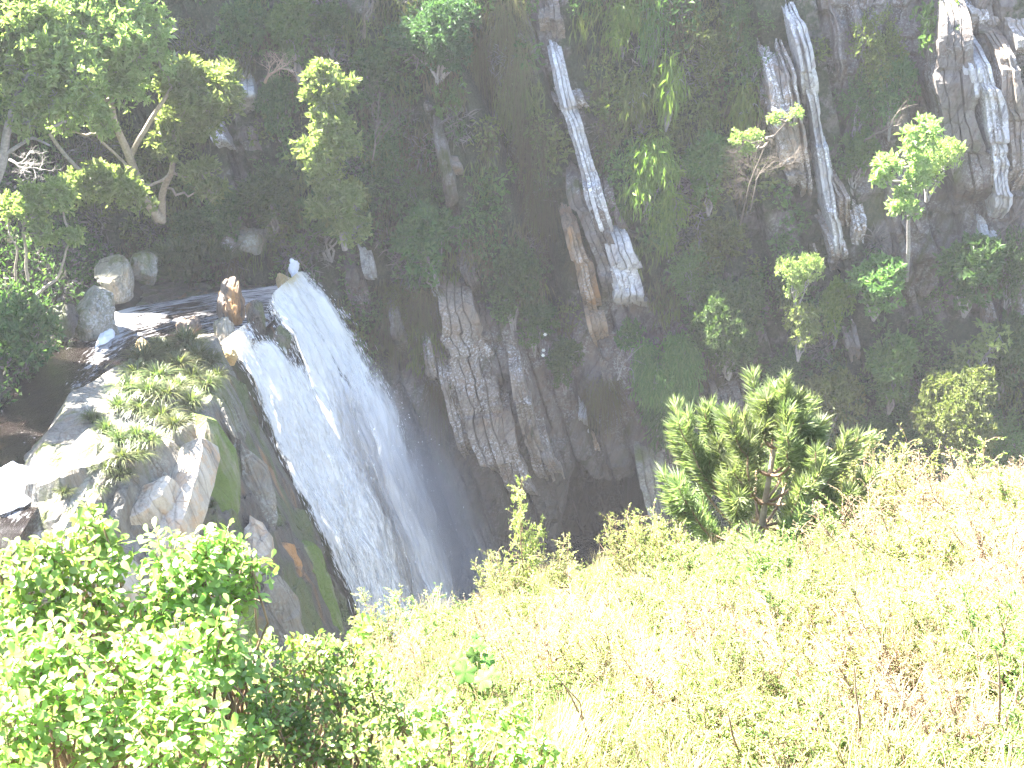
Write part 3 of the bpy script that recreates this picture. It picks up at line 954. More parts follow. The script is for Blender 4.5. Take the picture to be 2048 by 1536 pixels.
def fall_mesh(name, mat, cover, off=0.0, bump=0.16, u0=0.0, u1=1.0, v0=0.0, v1=1.0, nu=NU, nv=NV, parent=None, su=1.0, sd=0.0):
    u = np.linspace(u0, u1, nu)[:, None] + np.zeros((1, nv)); v = np.linspace(v0, v1, nv)[None, :] + np.zeros((nu, 1))
    P = fall_pt(u, v)
    du = np.gradient(P, axis=0); dv = np.gradient(P, axis=1)
    N = unit(np.cross(du, dv))
    N = np.where((N[..., 0:1] < 0), -N, N)
    um, vm = u * 6.6, v * 15.0
    rl = fbm(um * 1.5 + sd, vm * 0.5, sd, 4) * 1.2 + 0.45 * fbm(um * 5 + sd, vm * 1.6, 3.0, 3)
    P = P + N * (off + bump * rl * sstep(0, 0.06, v) + 0.0)[..., None]
    me = mesh_np(name, P.reshape(-1, 3), [grid_faces(nu, nv)], [M[mat]], smooth=True)
    uvl = me.uv_layers.new(name='flow')
    li = np.empty(len(me.loops), np.int32); me.loops.foreach_get('vertex_index', li)
    uvl.data.foreach_set('uv', np.stack([um, vm], -1).reshape(-1, 2)[li].astype(np.float32).reshape(-1))
    add_attr(me, 'cover', cover(u, v))
    add_attr(me, 'amber', np.clip(np.exp(-((u - 0.03) / 0.16) ** 2 - ((v - 0.02) / 0.06) ** 2) + np.exp(-((u - 0.75) / 0.12) ** 2 - ((v - 0.0) / 0.035) ** 2), 0, 1))
    return obj(name, me, parent)


def cover_main(u, v):
    c = 0.77 + 0 * u
    # rock island between the two branches near the lip
    isl = np.exp(-((u - 0.34 + 0.05 * np.sin(v * 30)) / 0.13) ** 2) * (1 - sstep(0.03, 0.13, v))
    c = c - 0.75 * isl
    # dark rock window just below it
    c = c - 0.45 * np.exp(-((u - 0.36 - 0.6 * (v - 0.12)) / 0.07) ** 2 - ((v - 0.15) / 0.07) ** 2)
    c = c - 0.30 * np.exp(-((u - 0.70 - 0.2 * (v - 0.25)) / 0.03) ** 2 - ((v - 0.27) / 0.08) ** 2)
    # thins out downwards on the near side
    low = sstep(0.32, 0.62, v)
    c = c - 0.12 * low * (1 - sstep(0.25, 0.6, u))
    c = c - 0.28 * sstep(0.78, 1.0, u)
    c = c - 0.25 * (1 - sstep(0.0, 0.05, u)) * sstep(0.05, 0.2, v)
    c = c + 0.10 * fbm(u * 7.0, v * 9.0, 3.0, 3) - 0.06
    c = c + 0.12 * np.exp(-((u - 0.4) / 0.3) ** 2 - ((v - 0.33) / 0.15) ** 2)
    return c


def cover_veil(u, v):
    return 0.42 + 0.16 * sstep(0.3, 0.6, v) - 0.25 * sstep(0.85, 1.0, u) - 0.2 * (1 - sstep(0.02, 0.12, v)) - 0.12 * (1 - sstep(0.0, 0.04, u))


fall = tag(root_at('waterfall', fall_pt(np.array(0.5), np.array(0.0))), 'white waterfall pouring over the rock lip into the gorge', 'waterfall', kind='structure')
ploc = Vector(fall.location)


def reparent(o, root):
    o.parent = root
    o.matrix_parent_inverse = Matrix.Translation(-Vector(root.location))
    return o


reparent(fall_mesh('water_sheet', 'fall_sheet', cover_main, off=0.10, bump=0.26, sd=4.7), fall)
reparent(fall_mesh('water_veil', 'fall_veil', cover_veil, off=0.40, bump=0.34, v0=0.05, sd=5.0), fall)

def cover_soft(u, v):
    return 0.08 + 0.66 * sstep(0.35, 0.6, u) * (1 - 0.95 * sstep(0.60, 1.0, u)) * sstep(0.12, 0.45, v) + 0.10 * sstep(0.6, 0.9, v) * (1 - sstep(0.6, 0.95, u))


M['fall_soft'] = fall_mat('fine spray curtain', 2.2, 0.25, 0.35, 1.05, white=(0.84, 0.84, 0.86), seed=9.0)
reparent(fall_mesh('spray_curtain', 'fall_soft', cover_soft, off=0.65, bump=0.25, u0=0.25, u1=1.0, v0=0.1, sd=8.0), fall)
reparent(fall_mesh('spray_curtain', 'fall_soft', cover_soft, off=1.05, bump=0.3, u0=0.25, u1=1.0, v0=0.15, sd=11.0), fall)

# flecks of water: thousands of short streaks that follow the stream lines
rng = np.random.default_rng(3)
n = 16000
u = rng.beta(1.2, 1.6, n); v = rng.uniform(0.0, 0.95, n)
keep = cover_main(u, v) + rng.uniform(-0.3, 0.25, n) > 0.38
u, v = u[keep], v[keep]
P = fall_pt(u, v); Q = fall_pt(u, np.minimum(v + 0.012, 1))
dirv = unit(Q - P)
off = rng.uniform(0.02, 0.40, len(u)) * (0.3 + v)
P = P + np.array([0.75, -0.6, 0.2]) * off[:, None] + rng.normal(0, 0.05, (len(u), 3))
L = rng.uniform(0.08, 0.42, len(u)) * (0.5 + 1.0 * v); W = rng.uniform(0.006, 0.020, len(u))
me = leaf_mesh('flecks', P, dirv + rng.normal(0, 0.10, P.shape), np.tile([0.6, -0.7, 0.3], (len(u), 1)) + rng.normal(0, 0.3, P.shape), L, W, [M['drop']], rng, 0.1, 0.05)
fl = obj('spray_flecks', me); fl['kind'] = 'stuff'
reparent(fl, fall)
# separate bright drops in front of the mist
n = 420
u = rng.uniform(0.2, 1.0, n); v = rng.uniform(0.35, 0.95, n)
P = fall_pt(u, v) + rng.normal(0, 0.25, (n, 3)) + np.array([0.9, -0.7, 0.1]) * rng.uniform(0.2, 1.6, n)[:, None]
me = leaf_mesh('drops', P, rng.normal(0, 0.3, (n, 3)) + [0.2, 0, -1], rng.normal(0, 1, (n, 3)), rng.uniform(0.04, 0.10, n), rng.uniform(0.02, 0.05, n), [M['drop']], rng, 0.2, 0)
dr = obj('spray_drops', me); dr['kind'] = 'stuff'
reparent(dr, fall)


# mist plume beside the fall
def mist_mat():
    t = NT('drifting spray')
    geo = t.n('ShaderNodeNewGeometry')
    tc = t.n('ShaderNodeTexCoord')
    nz = t.noise(geo.outputs['Position'], 0.55, 3, 0.55)
    gr = t.n('ShaderNodeTexGradient', gradient_type='SPHERICAL')
    t.l(tc.outputs['Object'], gr.inputs[0])
    d = t.math('MULTIPLY', t.ramp(gr.outputs['Fac'], [(0.0, 0.0), (0.25, 0.12), (0.6, 0.6), (1.0, 1.0)]), t.ramp(nz, [(0.3, 0.45), (0.65, 1.0)]))
    pv = t.n('ShaderNodeVolumePrincipled', _Anisotropy=0.2)
    pv.inputs['Color'].default_value = (0.93, 0.94, 0.98, 1)
    t.l(t.math('MULTIPLY', d, MIST), pv.inputs['Density'])
    m = t.out(None, pv.outputs[0])
    m.cycles.volume_step_rate = 1.0
    return m


MIST = 0.7
M['mist'] = mist_mat()
import bmesh


def ellipsoid(name, c, r, mat, rot=(0, 0, 0)):
    bm = bmesh.new(); bmesh.ops.create_icosphere(bm, subdivisions=3, radius=1.0)
    me = bpy.data.meshes.new(name); bm.to_mesh(me); bm.free()
    me.materials.append(mat)
    o = obj(name, me); o.location = c; o.scale = r; o.rotation_euler = rot
    return o


pm = fall_pt(np.array(0.80), np.array(0.60)) + np.array([0.9, -0.9, 0])
mist = ellipsoid('mist', pm, (2.3, 2.2, 6.6), M['mist'], (0, math.radians(-17), 0))
tag(mist, 'pale spray drifting down the right side of the waterfall', 'mist', kind='stuff')

# ------------------------------------------------------------------ slabs and boulders of the rock shelf
rngS = np.random.default_rng(21)


def slab(poly, nrm, mat, thick=0.25, name='rock_slab', parent=None, deep=0.6, which='shelf', ny=26, lift=0.0):
    poly = np.array(poly, float)
    pts = np.array([hit(x, y, which) for x, y in poly])
    c = pts.mean(0)
    if nrm is None:
        u, s_, vt = np.linalg.svd(pts - c); nrm = vt[2]
        if nrm @ c > 0: nrm = -nrm
    nrm = unit(np.array(nrm, float))
    c = c + nrm * (thick * 0.4 + lift)
    # boundary resampled with jitter, rays met with the slab's own plane
    seg_ = np.concatenate([poly, poly[:1]]); d = np.linalg.norm(np.diff(seg_, axis=0), axis=1); L = np.concatenate([[0], np.cumsum(d)])
    t = np.linspace(0, L[-1], ny, endpoint=False)
    bx = np.interp(t, L, seg_[:, 0]); by = np.interp(t, L, seg_[:, 1])
    R_ = np.array([ray(x, y) for x, y in zip(bx, by)])
    k = (c @ nrm) / (R_ @ nrm)
    k = np.clip(k, 0.8 * np.linalg.norm(c) / np.linalg.norm(R_, axis=1), 1.2 * np.linalg.norm(c) / np.linalg.norm(R_, axis=1))
    B = R_ * k[:, None]
    ctr = B.mean(0)
    B = B + rngS.normal(0, 0.022, B.shape)
    rings = []
    for (sc, off) in ((1.06, -deep), (1.02, -0.10), (0.97, 0.03), (0.75, 0.07), (0.45, 0.075)):
        rings.append(ctr + (B - ctr) * sc + nrm * (off * thick / 0.25 if off > -0.5 else off) + nrm * (0.02 * rngS.normal(0, 1, (ny, 1)) if off > 0 else 0))
    V = np.concatenate([np.concatenate(rings), [ctr + nrm * 0.08]])
    F = []
    for r in range(len(rings) - 1):
        a = np.arange(ny) + r * ny; b = np.roll(np.arange(ny), -1) + r * ny
        F.append(np.stack([a, b, b + ny, a + ny], -1))
    a = np.arange(ny) + (len(rings) - 1) * ny; b = np.roll(np.arange(ny), -1) + (len(rings) - 1) * ny
    me = mesh_np(name, V, [np.concatenate(F), np.stack([a, b, np.full(ny, len(V) - 1)], -1)], [M[mat]])
    return obj(name, me, parent if parent is not None else shelf)


SUNNY = (-0.30, -0.55, 0.78)
RIGHTF = (0.72, -0.62, 0.32)
SLABS = [
    ([(330, 905), (412, 868), (405, 930), (372, 1030), (330, 1120), (262, 1110), (285, 985)], SUNNY, 'slab_pale', 0.35),
    ([(398, 962), (404, 980), (372, 1085), (345, 1160), (318, 1165), (345, 1060)], (-0.05, -0.75, 0.66), 'slab_pale', 0.3),
    ([(408, 830), (436, 842), (468, 890), (482, 960), (478, 1030), (450, 1080), (400, 1100), (372, 1070), (396, 960)], RIGHTF, 'slab_moss', 0.4),
    ([(478, 880), (500, 900), (535, 930), (552, 1000), (556, 1050), (510, 1090), (480, 1060), (482, 970)], (0.66, -0.66, 0.36), 'slab_grey', 0.3),
    ([(500, 1030), (530, 1050), (545, 1090), (520, 1150), (490, 1190), (470, 1150), (485, 1080)], (0.1, -0.75, 0.65), 'slab_pale', 0.3),
    ([(400, 1100), (450, 1085), (478, 1070), (480, 1160), (450, 1230), (400, 1220)], RIGHTF, 'slab_moss', 0.3),
    ([(150, 880), (185, 850), (200, 900), (172, 990), (128, 1070), (88, 1050), (80, 985)], (-0.35, -0.4, 0.85), 'boulder', 0.3),
    ([(205, 905), (222, 930), (200, 1010), (150, 1100), (118, 1090), (150, 1000), (178, 930)], (-0.1, -0.5, 0.86), 'slab_grey', 0.25),
    ([(212, 985), (262, 965), (250, 1020), (215, 1090), (180, 1110), (190, 1040)], (-0.15, -0.6, 0.78), 'slab_grey', 0.3),
    ([(236, 1010), (300, 965), (345, 950), (330, 985), (280, 1030), (240, 1050)], (-0.25, -0.4, 0.88), 'slab_pale', 0.25),
    ([(0, 1065), (60, 1040), (118, 1060), (100, 1130), (40, 1160), (0, 1150)], (-0.3, -0.5, 0.8), 'slab_pale', 0.25),
    ([(120, 1100), (180, 1110), (170, 1190), (90, 1230), (60, 1190)], SUNNY, 'slab_pale', 0.25),
    ([(185, 1110), (255, 1115), (235, 1210), (170, 1260), (150, 1210)], SUNNY, 'slab_pale', 0.25),
    ([(545, 1090), (585, 1085), (605, 1130), (600, 1170), (570, 1160), (550, 1130)], (0.7, -0.6, 0.35), 'slab_rust', 0.3),
    ([(560, 1010), (610, 1020), (650, 1100), (640, 1130), (600, 1095), (565, 1070)], (0.75, -0.55, 0.38), 'slab_wet', 0.25),
    ([(606, 1090), (632, 1085), (662, 1160), (690, 1260), (680, 1310), (645, 1300), (618, 1190)], (0.78, -0.55, 0.32), 'slab_moss', 0.35),
    ([(520, 1150), (560, 1150), (596, 1190), (610, 1270), (600, 1330), (540, 1340), (515, 1260)], (0.68, -0.66, 0.3), 'slab_grey', 0.35),
    ([(470, 1190), (515, 1160), (512, 1260), (530, 1340), (480, 1350), (455, 1270)], RIGHTF, 'slab_moss', 0.35),
    ([(655, 1140), (690, 1200), (715, 1280), (700, 1300), (690, 1260)], (0.8, -0.5, 0.3), 'slab_wet', 0.2),
    ([(452, 745), (485, 760), (515, 840), (530, 905), (505, 900), (478, 870), (455, 830)], (0.7, -0.6, 0.38), 'slab_wet', 0.25),
    ([(330, 1165), (395, 1105), (400, 1210), (350, 1290), (300, 1290)], SUNNY, 'slab_pale', 0.25),
    ([(400, 795), (440, 775), (455, 830), (470, 880), (440, 845), (408, 825)], (0.4, -0.5, 0.75), 'slab_grey', 0.2),
]
for poly, nrm, mat, th in SLABS:
    slab(poly, nrm, mat, th)


def boulder(name, c, r, mat, label, seed, rot=0.0, group=None, tilt=0.0, rough=0.22, cat='boulder'):
    bm = bmesh.new(); bmesh.ops.create_icosphere(bm, subdivisions=5, radius=1.0)
    me = bpy.data.meshes.new(name); bm.to_mesh(me); bm.free()
    co = np.empty(len(me.vertices) * 3, np.float32); me.vertices.foreach_get('co', co); co = co.reshape(-1, 3).astype(float)
    # facets: clip against random planes, then roughen
    rg = np.random.default_rng(seed)
    for _ in range(18):
        n_ = unit(rg.normal(0, 1, 3) * [1, 1, 0.6]); h = rg.uniform(0.55, 0.85)
        dd_ = np.clip(co @ n_ - h, 0, None)
        co -= dd_[:, None] * n_ * 0.92
    rdg = np.abs(fbm(co[:, 0] * 2.2 + seed, co[:, 1] * 2.2, co[:, 2] * 0.9, 4))
    co *= (1 + rough * (1.0 * fbm(co[:, 0] * 1.5 + seed, co[:, 1] * 1.5, co[:, 2] * 1.5, 5) - 0.7 * np.exp(-rdg * 14)))[:, None]
    co *= np.array(r)
    me.vertices.foreach_set('co', co.astype(np.float32).reshape(-1)); me.update()
    me.materials.append(M[mat])
    o = obj(name, me); o.location = c; o.rotation_euler = (tilt, tilt * 0.5, rot)
    return tag(o, label, cat, group)


def bsize(px, py, Y, w, h):
    p = at(px, py, Y); k = ppm(p)
    return p, w / k / 2, h / k / 2


BOULDERS = [
    ('boulder', 185, 642, 34.2, 140, 135, 'boulder', 'large mossy grey boulder at the water edge beside the white foam patch', 0.25),
    ('boulder', 232, 560, 37.0, 105, 92, 'boulder', 'upright lichened boulder behind the river, above the large mossy one', 0.1),
    ('boulder', 130, 640, 33.6, 60, 90, 'slab_wet', 'dark boulder between the round riverside bush and the large mossy boulder', 0.0),
    ('boulder', 290, 540, 38.2, 80, 66, 'boulder', 'narrow grey rock beside the riverside grass, right of the upright boulder', 0.1),
    ('boulder', 462, 612, 35.6, 84, 120, 'slab_rust', 'tall brown rock splitting the river at the lip of the waterfall', 0.15),
    ('boulder', 448, 665, 34.0, 64, 70, 'boulder', 'grey rock in front of the tall brown rock at the lip', 0.2),
    ('boulder', 512, 640, 35.0, 60, 80, 'slab_wet', 'wet mossy rock between the two branches of the waterfall', 0.1),
    ('boulder', 560, 690, 34.6, 50, 80, 'slab_wet', 'dark wet rock poking through the white water below the lip', 0.3),
    ('boulder', 460, 712, 32.4, 44, 40, 'amber', 'orange brown rock at the near end of the waterfall lip', 0.0),
    ('boulder', 565, 562, 38.0, 44, 34, 'amber', 'amber rock washed by the river at the far end of the lip', 0.2),
    ('boulder', 287, 698, 31.6, 40, 50, 'amber', 'dull ochre rock at the river edge above the sunlit tussocks', 0.0),
    ('boulder', 385, 660, 34.2, 70, 60, 'slab_rust', 'brown rock just under the rapids behind the tussocks', 0.1),
    ('boulder', 500, 480, 40.3, 100, 60, 'boulder', 'broad jointed rock under the trees behind the waterfall lip', 0.0),
    ('boulder', 455, 495, 40.0, 40, 50, 'rib_pale', 'small pale rock above the riverside grass, left of the broad jointed rock', 0.0),
    ('boulder', 550, 470, 40.6, 50, 60, 'boulder', 'dark squarish rock under the trees right of the broad jointed rock', 0.0),
    ('boulder', 497, 882, 31.3, 12, 14, 'foam', None, 0.0),
]
for i, (nm, px, py, Y, w, h, mat, lab, tl_) in enumerate(BOULDERS):
    if lab is None: continue
    p, rw, rh = bsize(px, py, Y, w, h)
    boulder(nm, p, (rw, rw * 0.9, rh), mat, lab, 40 + i, rot=0.4 * i, tilt=tl_)

# foam patches on the river
def foam_patch(outline, z, thick, label, seed):
    pts = []
    for (x, y) in outline:
        d = ray(x, y); pts.append(d * (z / d[2]))
    pts = np.array(pts); c = pts.mean(0)
    seg_ = np.concatenate([pts, pts[:1]]); L = np.concatenate([[0], np.cumsum(np.linalg.norm(np.diff(seg_, axis=0), axis=1))])
    n_ = 40; t = np.linspace(0, L[-1], n_, endpoint=False)
    B = np.stack([np.interp(t, L, seg_[:, k]) for k in range(3)], -1)
    rg = np.random.default_rng(seed)
    B = c + (B - c) * (1 + 0.10 * vnoise(t * 3, seed, 0) + rg.normal(0, 0.03, n_))[:, None]
    rings = []
    for sc, hh in ((1.03, -0.04), (0.97, 0.5), (0.8, 0.9), (0.5, 1.0), (0.2, 1.0)):
        q = c + (B - c) * sc
        q[:, 2] = z + hh * thick * (1 + 0.5 * vnoise(q[:, 0] * 4, q[:, 1] * 4, seed))
        rings.append(q)
    V = np.concatenate(rings); Fs = []
    for r in range(4):
        a = np.arange(n_) + r * n_; b = np.roll(np.arange(n_), -1) + r * n_
        Fs.append(np.stack([a, b, b + n_, a + n_], -1))
    V = np.concatenate([V, [c + [0, 0, thick]]])
    a = np.arange(n_) + 4 * n_; b = np.roll(np.arange(n_), -1) + 4 * n_
    me = mesh_np('foam_patch', V, [np.concatenate(Fs), np.stack([a, b, np.full(n_, len(V) - 1)], -1)], [M['foam']], smooth=True)
    return tag(obj('foam_patch', me), label, 'foam')


foam_patch([(191, 697), (196, 680), (206, 660), (218, 655), (231, 660), (228, 675), (212, 685), (200, 690)], -12.2, 0.14, 'small white foam patch floating beside the large mossy boulder', 1)
foam_patch([(0, 938), (30, 930), (60, 936), (80, 950), (78, 975), (60, 1000), (30, 1020), (0, 1030), (-40, 1010), (-40, 950)], -12.2, 0.14, 'big sunlit sheet of white foam on the river by the left edge', 2)
# foam dome at the far end of the lip
p, rw, rh = bsize(588, 533, 38.9, 30, 40)
o = boulder('foam_mound', p, (rw, rw, rh), 'foam', 'rounded mound of white foam piled at the far end of the lip', 77, rough=0.5, cat='foam')

# ------------------------------------------------------------------ foliage builders
def crown_arrays(clumps, per, leafL, asp, rng, style='rosette', up=0.35):
    """clumps: (k,4) centre + radius. Rosettes of leaves on the outside of every clump"""
    C_, D_, N_, L_ = [], [], [], []
    for (x, y, z, r) in clumps:
        nr = max(4, int(per * (r ** 2)))
        d = unit(rng.normal(0, 1, (nr, 3)) + [0, 0, up])
        rad = r * (0.35 + 0.65 * rng.uniform(0, 1, nr) ** 0.45)
        lump = 1 + 0.25 * vnoise(d[:, 0] * 2 + x, d[:, 1] * 2 + y, d[:, 2] * 2 + z)
        base = np.array([x, y, z]) + d * (rad * lump)[:, None] * [1, 1, 0.85]
        if style == 'rosette':
            k = 6
            b = np.repeat(base, k, 0); dd_ = np.repeat(d, k, 0)
            ld = unit(dd_ * 0.55 + rng.normal(0, 0.75, b.shape) + [0, 0, 0.25])
            nn = unit(dd_ * 0.8 + rng.normal(0, 0.4, b.shape) + [0, 0, 0.5])
            C_.append(b + rng.normal(0, leafL * 0.12, b.shape))
        elif style == 'droop':
            k = 5
            b = np.repeat(base, k, 0); dd_ = np.repeat(d, k, 0)
            ld = unit(dd_ * 0.5 + rng.normal(0, 0.4, b.shape) + [0, 0, -0.9])
            nn = unit(dd_ + rng.normal(0, 0.5, b.shape) + [0, 0, 0.3])
            C_.append(b + rng.normal(0, leafL * 0.4, b.shape))
        else:                                                # 'fine': short shoots with small leaves set along them
            k = 8
            b = np.repeat(base, k, 0); dd_ = np.repeat(unit(d + rng.normal(0, 0.4, d.shape)), k, 0)
            tpos = np.tile(np.linspace(0, 1, k), nr)[:, None]
            b = b + dd_ * tpos * leafL * 3.0
            ld = unit(dd_ * 0.8 + rng.normal(0, 0.6, b.shape))
            nn = unit(rng.normal(0, 0.6, b.shape) + [0, 0, 0.7])
            C_.append(b)
        D_.append(ld); N_.append(nn)
        L_.append(leafL * rng.uniform(0.65, 1.2, len(ld)))
    C_, D_, N_, L_ = map(np.concatenate, (C_, D_, N_, L_))
    return C_, D_, N_, L_, L_ * asp


def curve(a, b, sag=0.12, n=7, rng=None, wob=0.05):
    a, b = np.asarray(a, float), np.asarray(b, float)
    t = np.linspace(0, 1, n)[:, None]
    p = a * (1 - t) + b * t
    L = np.linalg.norm(b - a)
    p[:, 2] += (sag * L * np.sin(math.pi * t[:, 0]))
    if rng is not None:
        w = rng.normal(0, wob * L, (n, 3)); w[0] = 0; w[-1] = 0
        p += w
    return p


PROTO = {}


def proto(kind, size, seed):
    key = (kind, size, seed)
    if key in PROTO: return PROTO[key]
    rg = np.random.default_rng(abs(hash(str(key))) % 1000 if False else (len(kind) * 101 + int(size * 10) * 7 + seed * 31))
    R = size
    K = {0.7: 7, 1.2: 11, 2.0: 17}[size]
    style, leafL, asp, per, upk = {
        'broad': ('rosette', 0.21, 0.42, 170, 0.3), 'fine': ('fine', 0.11, 0.5, 220, 0.3),
        'droop': ('droop', 0.30, 0.22, 170, 0.2), 'sparse': ('rosette', 0.18, 0.42, 150, 0.4)}[kind]
    cl = []
    for i in range(K):
        d = unit(rg.normal(0, 1, 3)); d[2] *= 0.95
        rr = R * rg.uniform(0.30, 0.48)
        q = d * (R - rr) * rg.uniform(0.6, 1.1)
        cl.append((q[0], q[1], q[2] + R, rr))
    cl = np.array(cl)
    c, d, n_, L, W = crown_arrays(cl, per, leafL, asp, rg, style)
    fm = leaf_mesh(kind + '_foliage', c, d, n_, L, W, [M['leaf_mid']], rg)
    tb = Tubes(4)
    for q in cl[: max(5, K // 2)]:
        tb.add(curve((0, 0.25 * R, -0.15 * R), q[:3], 0.08, 6, rg, 0.05), 0.035 * R + 0.01, 0.008)
        for _ in range(3):
            e = q[:3] + unit(rg.normal(0, 1, 3)) * q[3] * 0.9
            tb.add(curve(q[:3], e, 0.05, 4, rg, 0.06), 0.012, 0.004)
    sm = tb.mesh(kind + '_stems', M['bark_grey'])
    PROTO[key] = (fm, sm)
    return PROTO[key]


rngP = random.Random(4)


def set_mat(o, m):
    o.material_slots[0].link = 'OBJECT'
    o.material_slots[0].material = M[m]


def bush(px, py, w, h, kind, mat, label, cat='bush', name='bush', group=None, proud=0.5, stem='bark_grey', Y=None):
    """a bush whose crown fills w x h photograph pixels round (px, py), rooted in the cliff behind it"""
    p = hit(px, py, 'cliff') if Y is None else at(px, py, Y)
    k = ppm(p)
    R, RZ = 1.15 * w / k / 2, 1.15 * h / k / 2
    size = min((0.7, 1.2, 2.0), key=lambda s_: abs(math.log(s_ / math.sqrt(R * RZ))))
    fm, sm = proto(kind, size, rngP.randint(0, 1))
    base = p + np.array([0, -R * proud, -RZ])
    r = root_at(name, base)
    r.rotation_euler = (0, 0, rngP.uniform(-0.6, 0.6))
    r.scale = (R / size, min(R, RZ * 1.2) / size, RZ / size)
    f_ = obj('foliage', fm, r); set_mat(f_, mat)
    s_ = obj('stems', sm, r); set_mat(s_, stem)
    return tag(r, label, cat, group)


# ------------------------------------------------------------------ low growth covering the cliff (uncountable)
def undergrowth():
    rg = np.random.default_rng(8)
    n_ = 2600
    X = rg.uniform(-20, 21, n_); Z = -1.8 - 23.0 * rg.uniform(0, 1, n_)
    vg = veg_mask(X, Z)
    keep = vg > rg.uniform(0.30, 0.85, n_)
    for (rx, rz, rw) in RIBLINES:                              # the standing beds stay mostly bare
        o_ = np.argsort(rz)
        inside = (Z > rz.min()) & (Z < rz.max())
        dx_ = np.abs(X - np.interp(Z, rz[o_], rx[o_])); wv = np.interp(Z, rz[o_], rw[o_])
        keep &= ~(inside & (dx_ < wv * 0.5 + 0.28) & (rg.uniform(0, 1, n_) < 0.9))
    X, Z, vg = X[keep], Z[keep], vg[keep]
    Yc = cliff_y(X, Z, 0.8)
    Rc = rg.uniform(0.22, 0.62, len(X)) * (0.6 + 0.6 * vg)
    tone = fbm(X * 0.28, Z * 0.28, 55.0, 3) + rg.normal(0, 0.10, len(X))
    C_, D_, N_, L_, W_, MI = [], [], [], [], [], []
    for x, y, z, r_, t in zip(X, Yc, Z, Rc, tone):
        hang = rg.uniform() < 0.22
        n = int(46 + 150 * r_ ** 2 * 2)
        d = unit(rg.normal(0, 1, (n, 3)) * [1, 0.9, 1] + [0, -0.45, 0.15])
        rad = r_ * (0.3 + 0.7 * rg.uniform(0, 1, n) ** 0.5)
        stretch = np.array([1.0, 0.85, 1.35])
        c = np.array([x, y - 0.05, z]) + d * rad[:, None] * stretch
        if hang:
            ld = np.array([0, -0.25, -1.0]) + rg.normal(0, 0.25, (n, 3)); L = rg.uniform(0.25, 0.6, n); W = np.full(n, 0.020); m = 4 if rg.uniform() < 0.6 else 2
        else:
            fine = rg.uniform() < 0.4
            ld = unit(d * 0.6 + rg.normal(0, 0.7, (n, 3)) + [0, -0.2, 0.1]); L = rg.uniform(0.09, 0.19, n) if fine else rg.uniform(0.13, 0.28, n); W = L * (0.4 if fine else 0.45)
            m = 2 if t > 0.13 else (1 if t > -0.05 else 0)
            if rg.uniform() < 0.12: m = 3; W = W * 0.25; L = L * 2.2
        C_.append(c); D_.append(ld); N_.append(unit(d + rg.normal(0, 0.5, (n, 3)) + [0, 0, 0.4])); L_.append(L); W_.append(W); MI.append(np.full(n, m))
    c, d, nn, L, W, m = map(np.concatenate, (C_, D_, N_, L_, W_, MI))
    mats = [M['leaf_dark'], M['leaf_mid'], M['leaf_olive'], M['twig_fine'], M['straw_cliff']]
    v, tri = leaf_arrays(c, d, nn, L, W)
    me = mesh_np('undergrowth', v, [tri], mats, np.concatenate([m, m]))
    print('undergrowth leaves', len(c))
    tag(obj('undergrowth', me), 'low leafy growth and hanging grass covering the shaded cliff', 'undergrowth', kind='stuff')


undergrowth()


def bank_growth():
    rg = np.random.default_rng(18)
    n_ = 60000
    X = rg.uniform(-24, -12.6, n_); Y = rg.uniform(24, 42, n_)
    cl = fbm(X * 0.8, Y * 0.8, 3.0, 3)
    k = cl > rg.uniform(-0.45, 0.35, n_)
    X, Y = X[k], Y[k]
    c = np.stack([X, Y, bank_z(X, Y) + rg.uniform(0, 0.35, len(X))], -1)
    d = rg.normal(0, 0.6, c.shape) + [0.3, -0.2, 0.4]
    L = rg.uniform(0.10, 0.24, len(X))
    me = leaf_mesh('bank_growth', c, d, rg.normal(0, 0.5, c.shape) + [0.2, -0.4, 0.7], L, L * 0.42, [M['leaf_dark'], M['leaf_mid'], M['twig_fine']], rg, weights=[0.5, 0.3, 0.2])
    tag(obj('bank_growth', me), 'low leafy growth on the steep left river bank', 'undergrowth', kind='stuff')


bank_growth()

